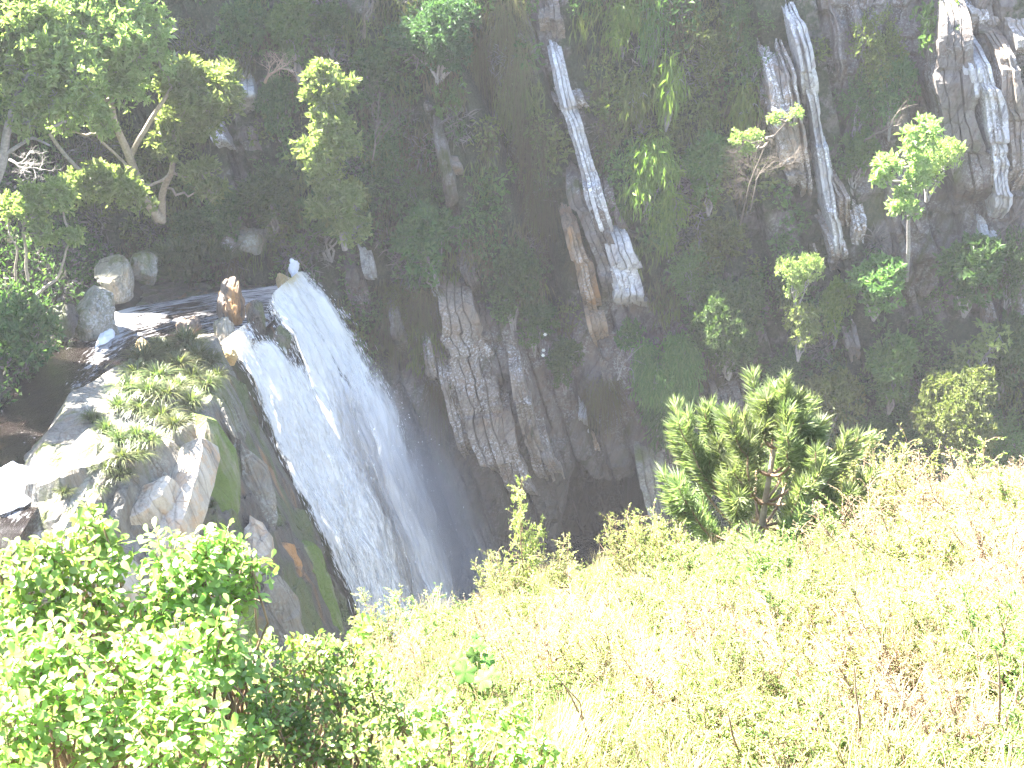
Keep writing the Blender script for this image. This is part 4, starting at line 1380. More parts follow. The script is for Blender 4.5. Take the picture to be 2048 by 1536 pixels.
# ------------------------------------------------------------------ named plants of the cliff
CB = [
    # px, py, w, h, kind, mat, label, name, proud
    (872, 62, 175, 170, 'broad', 'leaf_blue', 'dense dark green tree crown at the top edge beside the hanging dry grass', 'tree', 0.6),
    (752, 150, 110, 140, 'broad', 'leaf_dark', 'dark bush left of the dense tree crown, below the bare pale fork', 'bush', 0.5),
    (900, 195, 70, 90, 'broad', 'leaf_mid', 'small bush under the dense tree crown at the head of the dark cleft', 'bush', 0.4),
    (1030, 560, 100, 180, 'broad', 'leaf_dark', 'dense dark bush in the cleft between the brown ribs and the lichened rib', 'bush', 0.6),
    (1075, 640, 90, 110, 'broad', 'leaf_dark', 'dark bush with three white blooms in front of it', 'bush', 0.5),
    (862, 478, 150, 170, 'broad', 'leaf_dark', 'wide dark bush on top of the brown ribs, right of the white streaked rock', 'bush', 0.5),
    (845, 390, 90, 120, 'fine', 'leaf_dark', 'fine leaved bush above the wide dark bush and left of a small pale rib', 'bush', 0.4),
    (1322, 720, 130, 210, 'droop', 'leaf_mid', 'large drooping green bush hanging below the foot of the lichened rib', 'bush', 1.1),
    (1262, 660, 70, 90, 'broad', 'leaf_dark', 'small dark bush just left of the large drooping bush', 'bush', 0.4),
    (1335, 815, 110, 130, 'droop', 'leaf_dark', 'lower drooping bush above the grey slab by the cave', 'bush', 0.6),
    (1250, 45, 90, 120, 'droop', 'leaf_yellow', 'yellow green hanging shrub at the top edge right of the pale rib', 'hanging_shrub', 0.6),
    (1305, 40, 60, 150, 'droop', 'leaf_mid', 'narrow green hanging shrub at the top edge, second right of the pale rib', 'hanging_shrub', 0.6),
    (1335, 165, 70, 140, 'droop', 'leaf_yellow', 'bright hanging shrub bulging out beside a dark gap, upper middle', 'hanging_shrub', 0.8),
    (1275, 190, 80, 120, 'droop', 'leaf_olive', 'olive hanging shrub between the pale rib and the bright hanging shrub', 'hanging_shrub', 0.5),
    (1300, 340, 110, 160, 'droop', 'leaf_yellow', 'yellow green hanging shrub beside the middle of the lichened ribs', 'hanging_shrub', 0.6),
    (1335, 430, 80, 140, 'droop', 'leaf_yellow', 'long hanging shrub right of the lichened ribs, lower of the yellow ones', 'hanging_shrub', 0.6),
    (1255, 400, 60, 90, 'droop', 'leaf_mid', 'small green shrub tucked against the right side of the lichened ribs', 'hanging_shrub', 0.4),
    (1440, 610, 150, 190, 'broad', 'leaf_dark', 'broad dark bush above and left of the pine', 'bush', 1.2),
    (1385, 540, 110, 120, 'fine', 'leaf_mid', 'fine leaved bush right of the wide end of the lichened rib', 'bush', 0.5),
    (1432, 480, 130, 130, 'broad', 'leaf_olive', 'olive bush below the bare twiggy tree', 'bush', 0.5),
    (1418, 330, 120, 150, 'broad', 'leaf_mid', 'mid green bush left of the bare twiggy tree', 'bush', 0.5),
    (1485, 210, 70, 110, 'droop', 'leaf_yellow', 'hanging green shrub left of the long paired white ribs', 'hanging_shrub', 0.6),
    (1405, 90, 110, 150, 'fine', 'leaf_olive', 'brownish scrub near the top edge left of the paired white ribs', 'scrub', 0.4),
    (1475, 60, 90, 130, 'fine', 'leaf_dark', 'dark scrub at the top edge next to the paired white ribs', 'scrub', 0.4),
    (1570, 515, 90, 110, 'sparse', 'leaf_tree', 'sunlit small leaved tree sprig, upper of two, left of the pale lower ribs', 'bush', 2.3),
    (1580, 615, 90, 110, 'sparse', 'leaf_tree', 'sunlit sprig, lower of two, over the dark bush above the pine', 'bush', 2.4),
    (1640, 770, 120, 150, 'broad', 'leaf_olive', 'olive bush directly behind the top of the pine', 'bush', 1.6),
    (1570, 735, 120, 130, 'fine', 'leaf_dark', 'dark fine leaved bush behind the pine, left of the olive one', 'bush', 0.6),
    (1740, 535, 130, 120, 'broad', 'leaf_mid', 'mid green bush right of the pale lower ribs', 'bush', 1.5),
    (1660, 600, 70, 130, 'broad', 'leaf_yellow', 'yellowish bush against the foot of the pale lower ribs', 'bush', 1.4),
    (1765, 700, 120, 150, 'broad', 'leaf_mid', 'leafy bush between the thin pale rib and the tall bush to its right', 'bush', 1.6),
    (1870, 770, 160, 190, 'broad', 'leaf_olive', 'tall olive bush rising above the sunlit heath on the right', 'bush', 1.6),
    (1885, 695, 80, 80, 'sparse', 'leaf_tree', 'sunlit crown on top of the tall olive bush', 'bush', 2.2),
    (1935, 645, 90, 80, 'sparse', 'leaf_tree', 'pale lit leafy branch near the right edge above the tall olive bush', 'bush', 2.2),
    (1920, 510, 150, 150, 'broad', 'leaf_dark', 'dark green bush under the big right hand rock ribs', 'bush', 1.3),
    (2010, 690, 110, 170, 'broad', 'leaf_dark', 'shaded bush at the right edge below the rock ribs', 'bush', 0.6),
    (2015, 520, 90, 150, 'fine', 'leaf_dark', 'dark scrub at the right edge level with the foot of the rock ribs', 'scrub', 0.5),
    (1860, 50, 90, 110, 'broad', 'leaf_mid', 'green bush at the top edge just left of the big right hand ribs', 'bush', 0.7),
    (1812, 290, 110, 120, 'sparse', 'leaf_tree', 'sunlit tree crown left of the big right hand ribs, the upper part', 'tree', 2.6),
    (1740, 100, 110, 160, 'fine', 'leaf_olive', 'olive scrub near the top edge midway between the white ribs', 'scrub', 0.4),
    (1720, 200, 90, 120, 'fine', 'leaf_dark', 'dark scrub below the olive scrub between the white ribs', 'scrub', 0.4),
    (1790, 180, 90, 150, 'broad', 'leaf_dark', 'dark bush above the sunlit tree on the right', 'bush', 0.4),
    (1705, 310, 90, 120, 'broad', 'leaf_mid', 'small bush right of the thin pale rib, level with the sunlit tree', 'bush', 0.4),
    (490, 60, 110, 140, 'broad', 'leaf_dark', 'dark bush near the top edge right of the big sunlit trees', 'bush', 0.5),
    (600, 60, 120, 150, 'broad', 'leaf_mid', 'mid green bush at the top edge above the dead brown branch', 'bush', 0.5),
    (670, 50, 90, 110, 'broad', 'leaf_dark', 'dark bush at the top edge left of the bare pale fork', 'bush', 0.5),
    (560, 210, 90, 140, 'broad', 'leaf_dark', 'shaded bush between the white ribs and the slender sunlit tree', 'bush', 0.4),
    (560, 380, 140, 120, 'broad', 'leaf_dark', 'wide shaded bush below the white ribs and left of the slender tree', 'bush', 0.6),
    (655, 430, 150, 130, 'broad', 'leaf_mid', 'dense bush at the foot of the slender sunlit tree', 'bush', 0.7),
    (700, 400, 90, 120, 'broad', 'leaf_yellow', 'yellowish bush hanging over the white streaked rock', 'bush', 1.0),
    (780, 300, 90, 120, 'fine', 'leaf_dark', 'dark scrub right of the slender sunlit tree', 'scrub', 0.4),
    (470, 420, 110, 110, 'broad', 'leaf_dark', 'dark bush under the big sunlit trees above the river rocks', 'bush', 0.6),
    (390, 450, 100, 90, 'broad', 'leaf_dark', 'dark bush at the trunk foot of the big sunlit trees', 'bush', 0.6),
    (800, 600, 80, 120, 'fine', 'leaf_olive', 'mossy scrub between the waterfall and the brown ribs', 'scrub', 0.3),
    (850, 680, 70, 110, 'droop', 'leaf_olive', 'hanging olive tuft left of the widest brown rib', 'hanging_shrub', 0.3),
    (1130, 720, 80, 110, 'broad', 'leaf_dark', 'dark bush left of the short white rib', 'bush', 0.4),
    (1400, 850, 120, 110, 'fine', 'leaf_dark', 'dark fine scrub behind the left side of the pine', 'scrub', 0.5),
    (1760, 850, 130, 110, 'fine', 'leaf_dark', 'dark scrub at the cliff foot behind the heath, right of the pine', 'scrub', 0.5),
    (1500, 130, 60, 90, 'fine', 'leaf_mid', 'small green scrub touching the left side of the paired white ribs', 'scrub', 0.5),
    (1985, 860, 120, 110, 'fine', 'leaf_mid', 'green scrub at the cliff foot near the right edge', 'scrub', 0.5),
]
for (px, py, w, h, kind, mat, lab, nm, pr) in CB:
    bush(px, py, w, h, kind, mat, lab, {'tree': 'tree', 'bush': 'bush', 'scrub': 'scrub', 'hanging_shrub': 'shrub'}[nm], nm, proud=pr)

# bush by the river, at the left edge of the picture
bush(25, 690, 190, 210, 'broad', 'leaf_dark', 'round green bush overhanging the dark river at the left edge', 'bush', 'bush', Y=31.0, proud=0.1)


# hanging dry grass on the cliff
def hanging_grass(px, py, w, h, label, mat='straw_cliff', n_=420, seed=0, proud=0.4):
    rg = np.random.default_rng(200 + seed)
    p = hit(px, py - h * 0.35, 'cliff'); k = ppm(p)
    R, H = w / k / 2, h / k
    V, Fs, base_i = [], [], 0
    nb = 7
    a = rg.uniform(-1, 1, n_)
    x0 = a * R * 0.75; z0 = rg.uniform(-0.45, 0.1, n_) * H; y0 = -rg.uniform(0.0, 0.35, n_)
    ln = H * rg.uniform(0.2, 1.0, n_) ** 1.3 * (1.15 - 0.7 * np.abs(a))
    t = np.linspace(0, 1, nb)[None, :]
    outw = rg.uniform(0.1, 0.35, n_)[:, None] * (1 - (1 - t) ** 2) * 1.0
    Z = z0[:, None] + 0.10 * H * np.sin(t * 2.2) - ln[:, None] * t ** 1.6
    X = x0[:, None] + (a * R * 0.35)[:, None] * t + rg.normal(0, 0.10, (n_, 1)) * t * 2
    Yy = y0[:, None] - outw * proud * 1.6
    wd = 0.011 * (1 - t * 0.8)
    vl = np.stack([X - wd, Yy, Z], -1); vr = np.stack([X + wd, Yy + 0.01, Z], -1)
    V = np.stack([vl, vr], 2).reshape(-1, 3)
    idx = np.arange(n_ * nb * 2).reshape(n_, nb, 2)
    Fq = np.stack([idx[:, :-1, 0], idx[:, :-1, 1], idx[:, 1:, 1], idx[:, 1:, 0]], -1).reshape(-1, 4)
    me = mesh_np('hanging_grass', V, [Fq], [M[mat]])
    o = obj('hanging_grass', me); o.location = p + np.array([0, -0.1, 0])
    return tag(o, label, 'grass')


HG = [
    (1015, 60, 90, 150, 'dry grass mane hanging at the top edge left of the pale rib'),
    (960, 130, 80, 170, 'dry grass mane hanging over the head of the dark cleft'),
    (1035, 170, 70, 200, 'long dry grass hanging down right of the dark cleft'),
    (1065, 300, 70, 170, 'green tinged grass mane left of the lichened ribs'),
    (1085, 420, 80, 150, 'drooping grass and twigs left of the lichened ribs, below the green tinged mane'),
    (1170, 520, 70, 110, 'orange tinged hanging grass between the two lichened ribs'),
    (1205, 800, 80, 120, 'straw coloured hanging grass right of the short white rib'),
    (850, 640, 80, 160, 'mossy hanging grass left of the wide brown ribs'),
    (790, 650, 50, 140, 'mossy hanging strands beside the upper waterfall'),
    (1080, 500, 60, 130, 'thin hanging grass under the drooping twigs, left of the small white rib'),
    (880, 820, 60, 150, 'olive hanging moss strands between the mist and the brown ribs'),
]
for i, (px, py, w, h, lab) in enumerate(HG):
    hanging_grass(px, py, w, h, lab, seed=i, n_=int(60 + w * 5))


# ------------------------------------------------------------------ trees with visible trunks
def hero_tree(name, label, trunks, clumps, mat, bark, leafL=0.23, per=120, seed=0, style='rosette', cat='tree', twig=14, asp=0.42):
    """trunks: lists of (px, py, Y, radius m); clumps: (px, py, Y, radius px). The first trunk's first point is the base"""
    rg = np.random.default_rng(300 + seed)
    base = at(*trunks[0][0][:3])
    r = root_at(name, base)
    tb = Tubes(7)
    allp = []
    for tr in trunks:
        P = np.array([at(*q[:3]) for q in tr]) - base
        n_ = max(10, len(P) * 5)
        L = np.linspace(0, 1, len(P)); tt_ = np.linspace(0, 1, n_)
        Q = np.stack([np.interp(tt_, L, P[:, k]) for k in range(3)], -1)
        Q[1:-1] = (Q[:-2] + Q[1:-1] * 2 + Q[2:]) / 4
        Q += 0.03 * np.stack([vnoise(tt_ * 5, seed, k) for k in range(3)], -1)
        tb.add(Q, tr[0][3], tr[-1][3]); allp.append(Q)
    AP = np.concatenate(allp)
    cl = []
    tw = Tubes(4)
    for (px, py, Y, rp) in clumps:
        q = at(px, py, Y); rr = rp / ppm(q); q = q - base
        j = np.argmin(np.linalg.norm(AP - q, axis=1) + 2.0 * np.clip(AP[:, 2] - q[2], 0, 9))
        tb.add(curve(AP[j], q, -0.06, 8, rg, 0.035), 0.05, 0.015)
        for _ in range(twig):
            e = q + unit(rg.normal(0, 1, 3)) * rr * rg.uniform(0.5, 1.0)
            tw.add(curve(q + rg.normal(0, rr * 0.15, 3), e, 0.04, 5, rg, 0.06), 0.016, 0.005)
        # sub clumps for an uneven outline
        for _ in range(9):
            d = unit(rg.normal(0, 1, 3) + [0, 0, 0.2])
            s_ = rg.uniform(0.35, 0.62) * rr * 1.1
            cl.append((*(q + d * (rr * 1.1 - s_) * rg.uniform(0.7, 1.25)), s_))
    c, d, n_, L, W = crown_arrays(np.array(cl), per, leafL, asp, rg, style)
    obj('crown', leaf_mesh('crown', c, d, n_, L, W, [M[mat]], rg), r)
    obj('trunk', tb.mesh('trunk', M[bark]), r)
    if clumps: obj('twigs', tw.mesh('twigs', M[bark]), r)['kind'] = 'stuff'
    return tag(r, label, cat)


YL = 36.0
hero_tree('tree', 'spreading tree with forked pale trunk and sunlit crown, middle of the big left trees',
          [[(318, 440, 38.6, 0.17), (283, 380, 38.0, 0.15), (255, 300, 37.3, 0.13), (228, 240, 36.7, 0.11), (215, 150, 36.2, 0.07)],
           [(262, 310, 37.4, 0.09), (300, 240, 37.0, 0.07), (340, 180, 36.6, 0.05)],
           [(270, 345, 37.7, 0.05), (225, 300, 37.0, 0.045), (190, 270, 36.5, 0.03)]],
          [(215, 60, 36.0, 85), (150, 30, 36.0, 75), (280, 110, 36.2, 65), (180, 120, 35.8, 60), (255, 20, 36.5, 70), (250, 180, 36.4, 45), (165, 205, 35.8, 50), (300, 60, 36.6, 50), (200, 245, 36.0, 36), (125, 255, 36.0, 32), (100, 10, 36.0, 60)],
          'leaf_tree', 'bark_pale', seed=1)
hero_tree('tree', 'tree with a twisted trunk leaning right, its lit crown in front of the white ribs',
          [[(325, 445, 38.8, 0.13), (322, 390, 38.4, 0.11), (345, 345, 38.0, 0.09), (348, 300, 37.7, 0.08), (365, 240, 37.4, 0.06)],
           [(340, 350, 38.0, 0.05), (300, 375, 37.6, 0.04), (275, 360, 37.4, 0.03)]],
          [(420, 175, 37.2, 62), (370, 200, 37.2, 55), (450, 200, 37.2, 45), (350, 150, 37.0, 45), (395, 250, 37.4, 48), (345, 260, 37.5, 45), (405, 350, 37.4, 38), (425, 385, 37.4, 30), (330, 290, 37.4, 36)],
          'leaf_tree', 'bark_pale', seed=2)
hero_tree('tree', 'leftmost big tree with tangled grey branches at the left edge',
          [[(-120, 560, 33.2, 0.17), (-40, 430, 32.8, 0.15), (5, 330, 32.5, 0.13), (15, 250, 32.2, 0.10), (40, 180, 32.0, 0.07), (70, 130, 31.8, 0.05)],
           [(8, 310, 32.4, 0.06), (60, 275, 32.2, 0.045), (100, 290, 32.0, 0.025)],
           [(12, 270, 32.3, 0.05), (50, 240, 32.1, 0.035), (110, 250, 31.9, 0.02)],
           [(-30, 410, 32.7, 0.06), (-70, 250, 32.4, 0.05), (-90, 120, 32.2, 0.03)]],
          [(40, 60, 32.0, 75), (95, 110, 31.7, 62), (150, 150, 31.6, 58), (100, 195, 31.8, 52), (30, 140, 32.0, 58), (160, 215, 31.6, 45), (10, 20, 32.2, 70), (90, 30, 32.2, 60), (60, 240, 31.8, 36), (-60, 60, 32.5, 85), (-70, 160, 32.0, 75), (-120, 90, 31.6, 90), (-30, 210, 32.4, 45), (-80, 140, 34.5, 85)],
          'leaf_tree', 'bark_grey', seed=3)
hero_tree('tree', 'low branch tree with a diagonal grey stem under the big left trees',
          [[(170, 350, 37.8, 0.07), (130, 310, 37.4, 0.06), (100, 270, 37.0, 0.05)]],
          [(200, 365, 36.2, 45), (240, 380, 36.2, 48), (165, 370, 36.0, 36), (275, 400, 36.6, 36)],
          'leaf_tree', 'bark_grey', seed=4)
hero_tree('tree', 'small sunlit tree with thin stems at the left edge above the river bank',
          [[(55, 560, 34.6, 0.05), (52, 500, 34.5, 0.045), (45, 450, 34.4, 0.03)], [(30, 560, 34.6, 0.04), (35, 500, 34.5, 0.03), (15, 455, 34.4, 0.02)],
           [(70, 590, 34.2, 0.05), (115, 560, 34.4, 0.045), (130, 510, 34.4, 0.03), (142, 480, 34.4, 0.02)]],
          [(75, 425, 34.4, 40), (110, 390, 34.4, 36), (90, 465, 34.4, 28), (60, 385, 34.4, 30), (145, 470, 34.4, 20), (20, 420, 34.6, 32)],
          'leaf_tree', 'bark_pale', seed=5)
hero_tree('tree', 'slender bright green tree standing above the waterfall lip, sunlit at its top',
          [[(690, 500, 39.0, 0.10), (672, 420, 38.4, 0.09), (660, 330, 37.6, 0.07), (650, 240, 37.1, 0.05), (645, 160, 36.9, 0.02)]],
          [(640, 155, 36.8, 34), (690, 175, 36.9, 26), (655, 205, 36.8, 38), (625, 190, 36.8, 22), (665, 260, 36.8, 44), (640, 310, 36.9, 46), (690, 300, 36.9, 36), (605, 310, 36.9, 28), (650, 355, 37.0, 36), (700, 420, 37.4, 48), (655, 410, 37.5, 44), (710, 460, 37.6, 36)],
          'leaf_tree', 'bark_grey', leafL=0.23, per=120, seed=6)
hero_tree('tree', 'pale sunlit tree on a thin stem left of the big right hand ribs',
          [[(1815, 560, 38.6, 0.07), (1818, 460, 37.2, 0.06), (1822, 380, 36.2, 0.05), (1840, 290, 35.6, 0.02)]],
          [(1848, 265, 35.3, 32), (1825, 285, 35.2, 28), (1840, 330, 35.4, 30), (1772, 330, 35.3, 28), (1765, 360, 35.4, 18), (1830, 365, 35.4, 26), (1808, 390, 35.5, 22), (1795, 420, 35.8, 20), (1820, 420, 35.9, 18)],
          'leaf_tree', 'bark_grey', leafL=0.22, per=110, seed=7, twig=5)
hero_tree('tree', 'twiggy tree with few leaf tips before the paired white ribs',
          [[(1480, 450, 39.0, 0.035), (1500, 370, 38.0, 0.03), (1530, 290, 37.2, 0.02), (1575, 240, 36.6, 0.01)]],
          [(1590, 228, 36.3, 20), (1550, 240, 36.3, 18), (1510, 275, 36.3, 20), (1470, 275, 36.4, 16), (1495, 300, 36.4, 14)],
          'leaf_tree', 'bark_dark', leafL=0.13, per=120, seed=8, twig=4)


# bare branches
def bare_tree(name, label, px, py, h, Y, seed, spread=0.6, mat='bark_grey', r0=0.05, levels=4, lean=(0, 0, 1), nb=4, cat='tree'):
    if Y > 38.2 and mat == 'bark_grey': mat = 'bark_dark'
    rg = np.random.default_rng(400 + seed)
    base = at(px, py, Y); H = h / ppm(base)
    r = root_at(name, base)
    main, fine = Tubes(6), Tubes(3)

    def grow(p, d, L, rad, lv):
        n_ = 6
        pts = [p]
        for i in range(n_):
            d = unit(d + rg.normal(0, 0.16, 3)); pts.append(pts[-1] + d * L / n_)
        (main if lv >= levels - 1 else fine).add(pts, rad, rad * 0.55)
        if lv <= 0: return
        for i in range(nb):
            k = rg.integers(2, n_ + 1)
            grow(pts[k], unit(d + rg.normal(0, spread, 3)), L * rg.uniform(0.5, 0.75), rad * 0.5, lv - 1)
    grow(np.zeros(3), unit(np.array(lean, float)), H * 0.5, r0, levels)
    obj('trunk', main.mesh('trunk', M[mat]), r)
    if fine.v: obj('twigs', fine.mesh('twigs', M[mat]), r)['kind'] = 'stuff'
    return tag(r, label, cat)


hero_tree('tree', 'tree leaning over the river just outside the left edge, shading the rock shelf',
          [[(-420, 700, 29.0, 0.16), (-400, 500, 28.6, 0.13), (-370, 300, 28.2, 0.09), (-340, 180, 28.0, 0.05)], [(-395, 430, 28.5, 0.08), (-330, 330, 29.5, 0.04)]],
          [(-360, 160, 28.0, 90), (-300, 210, 28.6, 80), (-420, 230, 28.0, 90), (-260, 300, 29.6, 70), (-210, 220, 30.2, 60), (-330, 150, 31.5, 80), (-250, 130, 32.5, 80), (-380, 180, 31.0, 80), (-200, 170, 33.0, 60)],
          'leaf_tree', 'bark_grey', seed=9)


bare_tree('bare_bush', 'fan of bare pale twigs in front of the paired white ribs, under the leaf tips', 1500, 420, 170, 38.3, 1, 0.6, lean=(0.35, -0.2, 1), levels=4, nb=6, r0=0.022, cat='bush')
bare_tree('bare_tree', 'bare pale forked stem at the top edge left of the dense tree crown', 728, 75, 130, 39.0, 2, 0.5, 'bark_grey', 0.06, 3, (0.05, -0.1, 1), 3)
bare_tree('bare_bush', 'bare grey twigs hanging right of the slender sunlit tree', 745, 320, 170, 39.0, 3, 0.6, lean=(0.1, -0.2, 1), levels=4, r0=0.035, cat='bush')
bare_tree('dead_branch', 'dead pinkish brown branch sticking out near the top, between white ribs and bush', 530, 165, 110, 39.2, 4, 0.7, 'dead', 0.05, 4, (0.4, -0.6, 0.8), 4, cat='branch')
bare_tree('dead_bush', 'grey leafless bush spilling down right of the upper pale rib', 1225, 280, 110, 40.2, 5, 0.6, lean=(-0.6, -0.4, 0.7), levels=4, nb=5, r0=0.03, cat='bush')
bare_tree('dead_branch', 'crooked bare branch on the shaded cliff left of the sunlit right hand tree', 1730, 280, 120, 39.4, 6, 0.5, levels=3, lean=(0.6, -0.3, 0.6), r0=0.03, nb=3, cat='branch')
bare_tree('dead_branch', 'thin crooked branch right of the short white rib above the cave', 1235, 760, 110, 38.0, 7, 0.5, levels=3, lean=(0.3, -0.4, 1), r0=0.03, nb=3, cat='branch')
bare_tree('dead_branch', 'tangle of bare grey branches beside the trunk of the leftmost tree', 20, 320, 120, 36.0, 8, 0.6, levels=4, lean=(0.8, -0.3, 0.2), r0=0.05, nb=4, cat='branch')
bare_tree('dead_branch', 'dry leaning stick crossing the rock at the right edge below the ribs', 1990, 480, 150, 38.6, 9, 0.25, levels=1, lean=(0.5, -0.2, 1), r0=0.03, nb=2, cat='branch')

# white blooms on the cliff
for i, (px, py, lab) in enumerate([(1089, 652, 'white bloom on the dark bush, topmost of three'), (1086, 683, 'white bloom on the dark bush, middle of three'), (1085, 693, 'white bloom on the dark bush, lowest of three')]):
    p = hit(px, py, 'cliff') + np.array([0, -0.85, 0])
    rg = np.random.default_rng(i); k = 6
    an = np.arange(k) * 2 * math.pi / k
    d = np.stack([np.cos(an), -0.25 + 0 * an, np.sin(an)], -1)
    me = leaf_mesh('bloom', np.zeros((k, 3)), d, np.tile([0, -1.0, 0.2], (k, 1)), np.full(k, 0.075), np.full(k, 0.055), [M['flower_white']], rg)
    tag(obj('flower', me, loc=p), lab, 'flower', 'white blooms on the dark bush')


# ------------------------------------------------------------------ tussocks
def tussock_mesh(seed, n_=110, H=0.55):
    rg = np.random.default_rng(500 + seed); nb = 6
    an = rg.uniform(0, 2 * math.pi, n_); spread = rg.uniform(0.15, 1.0, n_); ln = H * rg.uniform(0.6, 1.25, n_)
    t = np.linspace(0, 1, nb)[None, :]
    rad = (0.05 + spread * ln * 0.85)[:, None] * t ** 1.2
    Z = ln[:, None] * (t - (0.25 + 0.55 * spread[:, None]) * t ** 2.4) * 1.1
    X = np.cos(an)[:, None] * rad; Y_ = np.sin(an)[:, None] * rad
    side = np.stack([-np.sin(an), np.cos(an), 0 * an], -1)[:, None, :] * (0.013 * (1 - t ** 2 * 0.95))[..., None]
    c = np.stack([X, Y_, Z], -1)
    V = np.stack([c - side, c + side], 2).reshape(-1, 3)
    idx = np.arange(n_ * nb * 2).reshape(n_, nb, 2)
    Fq = np.stack([idx[:, :-1, 0], idx[:, :-1, 1], idx[:, 1:, 1], idx[:, 1:, 0]], -1).reshape(-1, 4)
    return mesh_np('tussock', V, [Fq], [M['grass_tuft']])


TM = [tussock_mesh(i, 260) for i in range(4)]
TUS = [
    (290, 735, 62, 'tallest sunlit tussock at the river edge'), (275, 760, 56, 'sunlit tussock just in front of the tallest one'), (318, 765, 56, 'half lit tussock right of the tallest one'),
    (262, 795, 52, 'sunlit tussock on the left rim of the grass bed'), (300, 795, 52, 'bright tussock in the middle of the sunlit grass'), (335, 800, 50, 'tussock on the line between sun and shade'),
    (240, 825, 46, 'low sunlit tussock beside the pale left rim rock'), (285, 830, 50, 'dense tussock under the bright middle one'), (325, 840, 52, 'drooping tussock in the centre of the bed'), (350, 860, 46, 'dark tussock above the pale ledge'),
    (375, 700, 58, 'shaded tussock nearest the rapids'), (395, 725, 52, 'shaded tussock below the rapids, second from the lip'), (420, 735, 48, 'shaded tussock closest to the orange lip rock'), (360, 745, 52, 'shaded tussock at the back of the bed'),
    (385, 770, 52, 'shaded tussock in the middle of the dark half'), (415, 780, 46, 'shaded tussock above the mossy face'), (435, 762, 42, 'small shaded tussock at the right rim of the bed'), (355, 785, 48, 'blue green tussock at the centre of the shade'),
    (385, 815, 44, 'shaded tussock over the pale sunlit slab'), (345, 720, 50, 'shaded tussock right behind the tallest one'), (320, 700, 40, 'small tussock beside the dull ochre rock'),
    (215, 870, 40, 'small tussock growing in the crack of the left rock'), (240, 890, 46, 'tussock at the left foot of the grass bed'), (275, 885, 48, 'tussock below the dense middle ones'), (305, 890, 46, 'lit tussock at the edge of the pale ledge'),
    (245, 925, 46, 'dark tussock among the lower left rocks'), (275, 920, 46, 'lowest big tussock of the bed'), (215, 945, 40, 'tussock between two grey lower slabs'), (240, 960, 42, 'tussock hanging over the grey lower slab'),
    (185, 845, 34, 'tiny tussock on the left rim rock'), (130, 990, 30, 'tiny tussock in the far left rock'), (195, 985, 34, 'small tussock above the rusty gully'),
    (420, 1015, 26, 'small pale tuft on the mossy shaded face'),
    (330, 520, 56, 'riverside tussock under the left trees, first from the boulders'), (360, 515, 60, 'riverside tussock under the left trees, second from the boulders'), (395, 520, 60, 'broad riverside tussock overhanging the dark water'),
    (425, 505, 52, 'riverside tussock below the small pale rock'), (375, 545, 46, 'low riverside tussock dipping towards the water'), (345, 550, 44, 'low tussock at the water edge right of the narrow grey rock'), (300, 545, 40, 'small tussock beside the narrow grey rock'),
    (455, 515, 44, 'last riverside tussock towards the lip'),
]
rg = random.Random(9)
for i, (px, py, hpx, lab) in enumerate(TUS):
    if py < 600:
        p = hit(px, py + 6, 'cliff'); z_ = -12.1 if py > 530 else None
        if p[1] > 39.6 or True:
            p = at(px, py + 10, 39.2 if py < 530 else 38.6)
    else:
        p = hit(px, py, 'shelf')
    s_ = hpx / ppm(p) / 0.46
    o = obj('tussock', TM[i % 4]); o.location = p + np.array([0, 0, -0.05]); o.scale = (s_, s_, s_ * rg.uniform(0.85, 1.1)); o.rotation_euler = (0, 0, rg.uniform(0, 6.28))
    tag(o, lab, 'grass tussock', 'grass tussocks by the river')
# ------------------------------------------------------------------ our own side: the sunlit slope
xs = np.arange(-9, 22, 0.12); ys = np.arange(0.3, 27, 0.12)
XX, YY = np.meshgrid(xs, ys, indexing='ij')
ZZ = ground_z(XX, YY) + 0.05 * fbm(XX * 3, YY * 3, 0, 3)
me = mesh_np('slope', np.stack([XX, YY, ZZ], -1).reshape(-1, 3), [grid_faces(len(xs), len(ys))], [M['soil']])
tag(obj('slope', me), 'dry sunlit slope on the near side of the gorge', 'slope', kind='structure')


